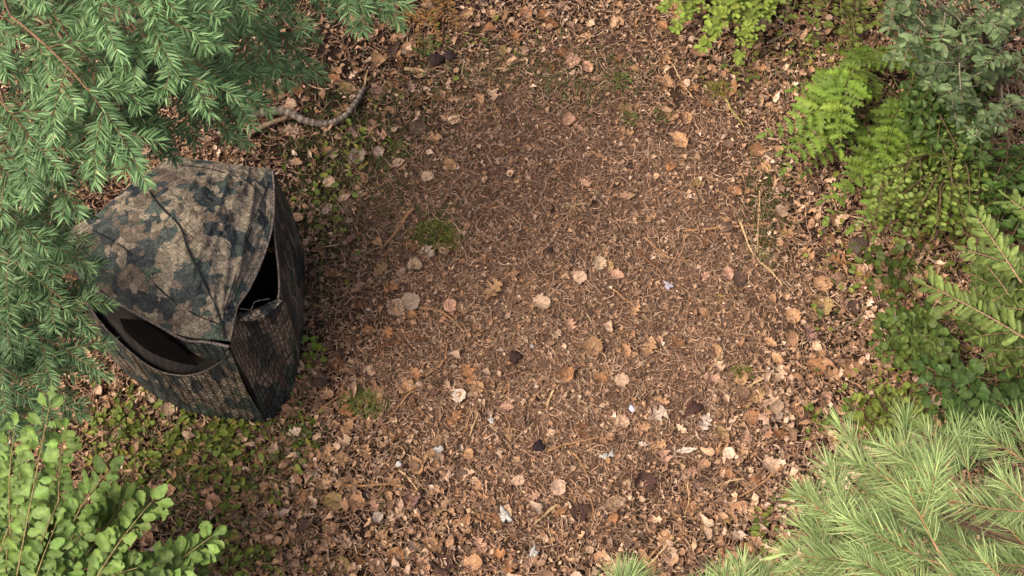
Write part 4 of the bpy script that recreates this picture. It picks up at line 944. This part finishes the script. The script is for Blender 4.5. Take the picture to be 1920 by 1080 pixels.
 (710, 972, 20, 'round', 'white', 'small cupped cream leaf in the cream leaf clump', None),
 (747, 968, 36, 'oak', 'cream', 'cream flower-like leaf, biggest of the cream leaf clump', 'cream leaf clump'),
 (730, 933, 24, 'curl', 'tan', 'twisted tan leaf above the cream leaf clump', None),
 (617, 1020, 28, 'ovate', 'tan', 'smooth tan leaf below the cream leaf clump', 'smooth tan leaf'),
 (493, 967, 26, 'ovate', 'mauve', 'dusty mauve leaf on the rim beside the lobed shrub', 'mauve rim leaf'),
 (437, 951, 24, 'ovate', 'tan', 'small tan leaf touching the lobed shrub', None),
 (402, 941, 26, 'round', 'pink', 'pink rounded leaf among green ground cover', None),
 (880, 706, 48, 'oak', 'orange', 'long orange brown frilled leaf in the middle of the clearing', 'long frilled leaf'),
 (893, 730, 32, 'ovate', 'tan', 'ovate tan leaf just below the long frilled leaf', None),
 (1065, 706, 28, 'round', 'orange', 'orange leaf below the lone round cream leaf', 'orange round leaf'),
 (1126, 713, 26, 'ovate', 'orange', 'orange brown leaf next to the crinkled cream leaf', None),
 (1043, 632, 24, 'oak', 'cream', 'ragged cream pink leaf below the lone round cream leaf', None),
 (1070, 616, 30, 'oak', 'pink', 'faded pink leaf below and beside the lone round cream leaf', None),
 (1142, 618, 28, 'curl', 'cream', 'narrow cream leaf edged dark on the bare soil', 'narrow cream leaf'),
 (1172, 660, 32, 'curl', 'tan', 'curled tan leaf above the crinkled cream leaf', None),
 (1270, 643, 24, 'round', 'brown', 'round red brown leaf in the fern-side half of the soil', 'round red brown leaf'),
 (1345, 688, 30, 'lobed', 'cream', 'pinkish cream cupped leaf at the tip of a thin stick', 'cupped leaf at stick tip'),
 (1336, 712, 38, 'oak', 'pink', 'wide frayed pink leaf under the cupped leaf at the stick tip', None),
 (1390, 714, 25, 'round', 'tan', 'small round tan leaf above the bent twig', 'small round tan leaf'),
 (1462, 706, 26, 'lobed', 'cream', 'cupped cream tan leaf toward the clover patch', None),
 (1443, 645, 26, 'ovate', 'tan', 'tan leaf near the rounded tan leaf, farther from the bush', None),
 (762, 728, 32, 'ovate', 'tan', 'ridged tan leaf between moss and whitish oval leaf', 'ridged tan leaf'),
 (778, 702, 30, 'oak', 'orange', 'orange ridged leaf above the ridged tan leaf', None),
 (925, 30, 30, 'oak', 'tan', 'broken tan leaf near the far withered ferns', 'broken tan leaf'),
 (1052, 960, 24, 'oak', 'orange', 'small orange leaf beside the lower dark curled leaf', None),
 (930, 1040, 34, 'oak', 'orange', 'bright orange oak leaf at the near rim of the clearing', 'bright orange oak leaf'),
 (955, 1062, 34, 'lobed', 'orange', 'reddish orange leaf beside the bright orange oak leaf', None),
 (1245, 1010, 26, 'round', 'tan', 'light tan leaf beside the pair of parallel sticks', None),
]
def put_leaf(px, py, size, kind, colr, lab, seed, group=None, lift=.016, name='dead_leaf'):
    r = np.random.RandomState(seed); c = P(px, py, 0); z = float(hgt(c[0], c[1]))+lift; c[2] = 0
    L = size/312.0
    tv, tf = BIGT[kind][seed % 4]; k = .9 if kind in ('oak', 'lobed', 'curl', 'strip') else 1
    v = tv.copy(); v[:, 0] -= .5
    a = r.uniform(0, 6.28) if kind != 'strip' else .1
    X = np.array([[math.cos(a), math.sin(a), r.normal(0, .08)]]); Nn = nrm(np.array([[r.normal(0, .12), r.normal(0, .12), 1]]))
    V, F = place((v, tf), np.zeros((1, 3)), X, Nn, np.array([[L, L*k, L]]))
    V[:, 2] -= np.percentile(V[:, 2], 12)
    g = Geo(); cc = np.array(colr)*(1+r.normal(0, .08))*(1+r.normal(0, .015, 3)); g.add(V, F, cc)
    rib = np.stack([np.linspace(-.62, .42, 9), np.zeros(9), np.full(9, .0)], -1)*L
    j = np.array([np.argmin((v[:, 0]-q/L)**2+v[:, 1]**2) for q in rib[:, 0]]); P3 = V[j]+np.array([0, 0, .0015])
    P3[:2] = P3[2]-nrm(X)[0]*L*np.array([[.34], [.17]]); P3[:, 2] = np.maximum(P3[:, 2], .0)
    V2, F2 = tubes(P3[None], np.linspace(.0018, .0006, 9)[None], 4); g.add(V2, F2, cc*.72)
    o = g.build(name, M_DRY); o.location = (c[0], c[1], z); tag(o, lab, 'leaf', group); return o
for i, (x, y, s, k, c, lab, short) in enumerate(LEAVES):
    put_leaf(x, y, s, k, COLS[c], lab, 200+i, 'pale and brown leaves lying on the clearing floor', .024 if c in ('cream', 'white', 'grey', 'pink') else .016)
# further leaves of the rim, named by the nearest landmark
LM = [(x, y, s) for x, y, _, _, _, _, s in LEAVES if s] + [(812, 440, 'large moss tuft'), (684, 756, 'flat moss tuft'), (1184, 768, 'bluish white petal'), (945, 967, 'ruffled white scrap'), (1500, 250, 'fern tips'), (1480, 900, 'big pale pine'),
      (1650, 760, 'clover patch'), (1690, 640, 'round-leaved bush'), (600, 220, 'curved fallen branch'), (830, 115, 'paired dark stones'), (1320, 80, 'far small fern'), (480, 830, "blind's front corner"), (980, 130, 'straight pale stick'), (1200, 1060, 'parallel sticks')]
used = {}
rl = np.random.RandomState(77); cnt = 0; taken = [(l[0], l[1]) for l in LEAVES]
names = ['cream', 'tan', 'orange', 'pink', 'brown', 'yellow', 'greyb', 'mauve']; cw = [.10, .30, .18, .14, .13, .05, .05, .05]
cname = dict(cream='cream', tan='tan', orange='orange brown', pink='pinkish', brown='brown', yellow='ochre', greyb='grey brown', mauve='mauve')
kn = dict(round='rounded', oak='ragged', ovate='oval', lobed='lobed', curl='curled')
while cnt < 170:
    x = rl.uniform(420, 1700); y = rl.uniform(5, 1075)
    if rl.rand() > .08+clearing(np.array(x), np.array(y)) or (x > 1440 and (y < 420 or y > 560 and x > 1600 or y > 830)) or x < 600 and 250 < y < 830 or (x < 740 and y < 130): continue
    if min((x-a)**2+(y-b)**2 for a, b in taken) < 26**2: continue
    taken.append((x, y)); c = rl.choice(names, p=cw); k = rl.choice(['round', 'oak', 'ovate', 'lobed', 'curl'], p=[.2, .3, .2, .15, .15]); s = rl.uniform(22, 38)
    d = sorted(((x-a)**2+(y-b)**2, a, b, q) for a, b, q in LM)
    lab = None
    for sz in (('small' if s < 29 else 'larger'),):
        for _, a, b, q in d[:4]:
            rel = 'above' if y < b-abs(x-a) else 'below' if y > b+abs(x-a) else 'beside'
            cand = f"{sz} {cname[c]} {kn[k]} leaf on the litter {rel} the {q}"
            if cand not in used: lab = cand; break
        if lab: break
    if lab is None: lab = cand
    used[lab] = 1
    put_leaf(x, y, s, k, COLS[c]*rl.uniform(.75, 1.0), lab, 400+cnt, 'pale and brown leaves lying on the clearing floor', .012); cnt += 1

def scrap(px, py, size, colr, lab, seed, name, cat, flat=.35, ruffle=.25, elong=1.0, ang=0.0, m=None):
    """a closed lumpy pebble / scrap"""
    r = np.random.RandomState(seed); nu, nv = 22, 12; u = np.arange(nu)/nu*2*math.pi; v = np.linspace(.02, math.pi-.02, nv)
    U, Vv = np.meshgrid(u, v, indexing='ij'); rad = 1+ruffle*(np.sin(3*U+r.uniform(0, 6))*np.sin(Vv)*.5+np.sin(5*U+2*Vv+r.uniform(0, 6))*.35+np.sin(9*U-3*Vv+r.uniform(0, 6))*.18)
    x = rad*np.sin(Vv)*np.cos(U)*elong; y = rad*np.sin(Vv)*np.sin(U)/math.sqrt(elong); z = rad*np.cos(Vv)*flat
    R = size*.85/312/2; ca, sa = math.cos(ang), math.sin(ang); V = np.stack([(x*ca-y*sa)*R, (x*sa+y*ca)*R, z*R], -1).reshape(-1, 3)
    i = np.arange(nu)[:, None]; k = np.arange(nv-1)[None]; F = np.stack([i*nv+k, i*nv+k+1, ((i+1) % nu)*nv+k+1, ((i+1) % nu)*nv+k], -1).reshape(-1, 4)
    o = obj(name, mesh(name, V, F, np.broadcast_to(np.array(colr), (len(V), 3))), m or M_PEB); c = P(px, py, 0); o.location = (c[0], c[1], float(hgt(c[0], c[1]))+R*flat*.8+.012); tag(o, lab, cat)
W = lin(226, 222, 214, .56)
scrap(1184, 768, 13, lin(212, 218, 238, .75), 'bluish white petal upright on the dark soil', 1, 'white_petal', 'petal', .5, .15, 1.3, 1.9, M_WHITE)
scrap(748, 873, 13, W, 'small round white pebble on the bare soil', 2, 'white_pebble', 'pebble', .7, .15)
scrap(821, 850, 20, W, 'curled white scrap lying above an orange pink leaf', 3, 'white_scrap', 'scrap', .4, .5, 1.5, 1.0, M_WHITE)
scrap(946, 968, 24, W, 'ruffled white scrap low in the clearing', 4, 'white_scrap', 'scrap', .4, .6, 1.3, -1.0, M_WHITE)
scrap(998, 653, 9, W, 'tiny white pebble above the dark stone', 5, 'white_pebble', 'pebble', .6, .2)
scrap(1252, 537, 17, lin(204, 194, 208, .62), 'lilac white scrap above the fan-like tan leaf', 6, 'white_scrap', 'scrap', .4, .6, 1.2, -.8, M_WHITE)
scrap(1000, 1037, 18, W*.95, 'broken white scrap at the near rim above the pale pine tips', 7, 'white_scrap', 'scrap', .4, .7, 1.2, 1.2, M_WHITE)
scrap(1132, 857, 14, W*.95, 'small white scrap, farther of two, above the plum leaf', 8, 'white_scrap', 'scrap', .4, .6, 1.3, 0, M_WHITE)
scrap(1146, 853, 12, W*.9, 'small white scrap, nearer the ragged strip of two', 9, 'white_scrap', 'scrap', .4, .6, 1.3, 1, M_WHITE)
scrap(921, 790, 12, W*.9, 'little whitish scrap beside the cupped pink leaf', 10, 'white_scrap', 'scrap', .4, .5, 1.2, 2, M_WHITE)
scrap(966, 672, 28, lin(70, 50, 46, .5), 'dark round stone on the bare soil below the tiny ragged cream leaf', 11, 'dark_stone', 'stone', .6, .25)
scrap(818, 118, 36, lin(66, 50, 48, .5), 'bigger of two dark stones beside the pale flat straw', 12, 'dark_stone', 'stone', .6, .2)
scrap(842, 110, 28, lin(74, 58, 58, .5), 'smaller of two dark stones, touching the bigger one', 13, 'dark_stone', 'stone', .6, .2)
scrap(1010, 838, 24, lin(58, 42, 46, .45), 'dark lump of bark below the star-shaped tan leaf', 14, 'bark_piece', 'bark', .5, .4)
scrap(1030, 475, 16, lin(74, 58, 54, .5), 'very small dark stone near the squarish cream leaf', 15, 'dark_stone', 'stone', .6, .3)
scrap(1712, 357, 26, lin(110, 92, 84, .5), 'grey stone in the gap between the fern and the thicket', 16, 'grey_stone', 'stone', .5, .2)
scrap(1608, 462, 42, lin(104, 88, 76, .5), 'grey brown stone in shade under the lowest fern fronds', 17, 'grey_stone', 'stone', .4, .25, 1.2, .6)
# bleached crumbs and chips of the near rim stay in the litter
TW = lin(196, 150, 108, .5); TB = lin(140, 98, 70, .5); TP = lin(220, 186, 140, .55); TG = lin(150, 134, 112, .5)
TWIGS = [
 ([(690, 135), (680, 180), (662, 225)], 2.2, TP, 'pale straw leaning against the tip of the curved fallen branch'),
 ([(625, 238), (645, 255), (665, 275)], 1.5, TP, 'thin pale twig below the curved fallen branch'),
 ([(775, 395), (752, 425), (735, 448), (722, 462)], 4, TW, 'pale stick ending beside the curled tan leaf and moss tuft'),
 ([(986, 111), (960, 124), (928, 136)], 3.4, TP, 'straight pale stick on the grassy far side of the clearing'),
 ([(758, 134), (780, 133), (803, 140)], 4.5, TP, 'short flat straw next to the dark stones'),
 ([(706, 657), (740, 645), (775, 638), (802, 638)], 3.2, TB, 'straight brown twig below the orange lobed leaf'),
 ([(788, 580), (820, 585), (848, 602), (868, 622), (872, 645)], 2.2, TW, 'thin bent twig starting at the big round grey leaf'),
 ([(1206, 449), (1230, 468), (1256, 488), (1296, 494)], 2.2, TW, 'bent twig above the lilac scrap, upper of two'),
 ([(1190, 474), (1218, 495), (1246, 520)], 2.6, TB, 'brown twig pointing at the lilac scrap, lower of two'),
 ([(1285, 437), (1340, 432), (1400, 425), (1442, 421)], 3, TW, 'long horizontal twig below the broad smooth tan leaf'),
 ([(1385, 415), (1408, 470), (1440, 505), (1466, 535)], 2.6, TP, 'long bent twig sloping from the horizontal twig toward the ochre leaf'),
 ([(1424, 360), (1422, 410), (1420, 475)], 1.8, TP, 'thin pale straw crossing the horizontal twig'),
 ([(1347, 668), (1335, 690), (1312, 712)], 2.4, TP, 'thin stick touching the pinkish cream cupped leaf'),
 ([(1450, 702), (1415, 720), (1375, 740)], 3, TP, 'pale straight twig beside the small round tan leaf'),
 ([(1470, 872), (1440, 897), (1410, 920), (1374, 937)], 3, TW, 'long brown stick beside the big pine'),
 ([(1392, 900), (1362, 906), (1340, 914)], 2.2, TP, 'short pale twig next to the long stick by the pine'),
 ([(1290, 892), (1289, 920), (1291, 940), (1283, 968)], 2, TP, 'curved upright pale twig beyond the plum leaf'),
 ([(1025, 848), (1060, 835), (1095, 828), (1130, 821)], 2.6, TW, 'thin horizontal twig below the star-shaped tan leaf'),
 ([(1075, 850), (1090, 870), (1102, 895)], 2.2, TW, 'short slanting twig above the round ridged cream leaf'),
 ([(1255, 1002), (1228, 1035), (1196, 1070)], 3, TW, 'upper one of two parallel sticks beside the pine sapling'),
 ([(1262, 1008), (1236, 1040), (1204, 1076)], 2.2, TP, 'lower one of two parallel sticks beside the pine sapling'),
 ([(1043, 948), (1022, 965), (1000, 985)], 3, TP, 'short cream stick beside the dark brown curled leaf'),
 ([(1070, 900), (1108, 940), (1112, 990)], 1.8, TW, 'thin dark-ended twig between the ridged and plum leaves'),
 ([(780, 725), (760, 750), (733, 782)], 2.6, TW, 'slanting twig below the ridged tan leaf'),
 ([(648, 733), (620, 755), (592, 775)], 2.6, TW, 'slanting twig next to the flat pale moss tuft'),
 ([(755, 815), (735, 830), (715, 846)], 3, TB, 'short brown twig above the white pebble'),
 ([(556, 868), (575, 895), (604, 928)], 2.2, TW, 'thin root below the front corner of the blind'),
 ([(322, 812), (345, 838), (375, 855), (408, 876)], 2.4, TP, 'pale stem crossing the green ground cover below the blind'),
 ([(605, 480), (600, 540), (615, 590)], 1.8, lin(140, 140, 84, .5), 'greenish straw curving beside the shaded side wall'),
 ([(625, 910), (680, 912), (740, 912), (782, 924)], 2.4, TW, 'long forked root above the cream leaf clump'),
 ([(715, 912), (716, 940), (716, 960)], 2, lin(140, 130, 80, .5), 'upright greenish stalk crossing the forked root'),
 ([(750, 885), (768, 900), (784, 922)], 2.6, TP, 'short pale twig below the white pebble'),
 ([(1440, 84), (1468, 72), (1500, 64)], 4.5, TG, 'smooth grey stick among the seedlings by the small fern'),
 ([(1438, 18), (1455, 38), (1470, 55)], 2, lin(210, 200, 180, .6), 'short white twig above the grey stick'),
 ([(1545, -4), (1532, 20), (1518, 46)], 2.4, lin(220, 210, 190, .6), 'bare white twig between the seedlings and the fern'),
 ([(886, 770), (878, 795), (868, 818)], 2.2, TW, 'upper twig of a pair beside the bright orange leaf'),
 ([(898, 776), (888, 800), (880, 822)], 2.2, TP, 'lower twig of a pair beside the bright orange leaf'),
 ([(775, 748), (782, 770), (790, 795)], 2.2, TB, 'dull brown twig between moss and the bright orange leaf'),
 ([(835, 678), (838, 650), (834, 640)], 2, TW, 'tiny hooked twig at the end of the straight brown twig'),
 ([(800, 706), (820, 692), (834, 676)], 2.2, TW, 'slanting twig above the ridged tan leaf'),
 ([(1038, 735), (1030, 752), (1025, 768)], 3, TP, 'short thick pale stick below the orange round leaf'),
 ([(1150, 545), (1168, 560), (1185, 572)], 2, TW, 'fine twig touching the fan-like tan leaf'),
 ([(1055, 905), (1075, 925), (1080, 945)], 2, TW, 'hooked twig beside the round ridged cream leaf'),
 ([(700, 1000), (660, 1050), (600, 1055)], 2.6, TB, 'dark bent root below the cream leaf clump'),
 ([(470, 960), (510, 990), (560, 1020)], 2.4, TW, 'pale root beside the dusty mauve rim leaf'),
 ([(350, 930), (420, 945), (480, 925)], 2.4, TW, 'thin root in front of the lobed shrub'),
 ([(920, 148), (918, 170), (935, 215)], 2, TW, 'thin straw by the fan-shaped cream leaf'),
 ([(1260, 120), (1275, 150), (1300, 190)], 1.8, TP, 'fine pale straw crossing the long ragged orange leaf'),
 ([(1360, 190), (1375, 215), (1395, 240)], 2.4, lin(200, 180, 110, .5), 'yellow straw below the dried moss clump'),
 ([(1560, 620), (1590, 608), (1620, 590)], 2.6, TG, 'grey twig between the ochre leaf and round-leaved bush'),
 ([(1740, 692), (1760, 700), (1782, 712)], 5, TW, 'flat tan stick among the dark oval leaves'),
]
def twig(pts, rpx, col, lab, seed, name='twig', lift=.022):
    r = np.random.RandomState(seed); pp = [P(x, y, 0) for x, y in pts]; p = crv(pp, 16) if len(pp) > 2 else np.linspace(pp[0], pp[1], 16)
    p[:, 2] = hgt(p[:, 0], p[:, 1])+lift+.006*np.sin(np.linspace(0, 9, 16)+r.uniform(0, 6)); p[:, :2] += r.normal(0, .0018, (16, 2))
    org = p[0].copy(); R = rpx/312*.5*np.linspace(1.15, .7, 16)*(1+r.normal(0, .07, 16))
    V, F = tubes((p-org)[None], R[None], 7); me = mesh(name, V, F, np.broadcast_to(np.array(col), (len(V), 3)))
    o = obj(name, me, M_BARK); o.location = org; tag(o, lab, 'twig', 'twigs lying on the clearing floor')
for i, (p, r_, c, lab) in enumerate(TWIGS): twig(p, r_*1.6, c, lab, 900+i)

# curved fallen branch with banded bark and a side prong
def fallen_branch():
    r = np.random.RandomState(6)
    pts = [P(470, 215, .10), P(530, 208, .09), P(572, 226, .07), P(612, 232, .06), P(645, 218, .075), P(668, 190, .08), P(684, 162, .06)]
    p = crv(pts, 70); org = p[0].copy(); org[2] = 0
    R = np.linspace(.027, .014, 70)*(1+.10*np.sin(np.arange(70)*1.9)+r.normal(0, .04, 70))
    V, F = tubes((p-org)[None], R[None], 12); band = np.repeat(np.where(np.sin(np.arange(70)*1.9+r.normal(0, .5, 70)) > .3, 1.5, .75), 12)[:, None]*r.uniform(.8, 1.2, (840, 1))
    o = obj('fallen_branch', mesh('fallen_branch', V, F, np.array([.17, .135, .105])*band), M_BARK); o.location = org
    tag(o, 'thick grey brown curved branch lying on dark soil at the tips of the spruce boughs', 'branch')
    q = crv([P(538, 220, .07), P(505, 232, .06), P(468, 250, .05)], 24)
    V, F = tubes((q-org)[None], np.linspace(.014, .017, 24)[None], 9); obj('side_prong', mesh('side_prong', V, F, np.broadcast_to(np.array([.20, .14, .09]), (len(V), 3))), M_BARK, o)
fallen_branch()

# bare twiggy brush behind the grey green shrub
def brush():
    r = np.random.RandomState(9); g = Geo()
    org = P(1880, 250, 0)
    for i in range(95):
        x, y = r.uniform(1790, 1960), r.uniform(180, 370); a = r.uniform(0, 6.28); l = r.uniform(40, 130); z = r.uniform(.05, .5)
        p = crv([P(x, y, z), P(x+math.cos(a)*l*.5+r.normal(0, 8), y+math.sin(a)*l*.5+r.normal(0, 8), z+.05), P(x+math.cos(a)*l, y+math.sin(a)*l, z+r.normal(0, .1))], 9)
        V, F = tubes((p-org)[None], np.linspace(.0035, .0015, 9)[None], 5); g.add(V, F, np.array([.24, .185, .13])*r.uniform(.6, 1.2))
    o = g.build('bare_brush', M_BARK); o.location = org; tag(o, 'tangle of thin bare grey brown twigs in shade beside the grey green shrub', 'brushwood', kind='stuff')
brush()
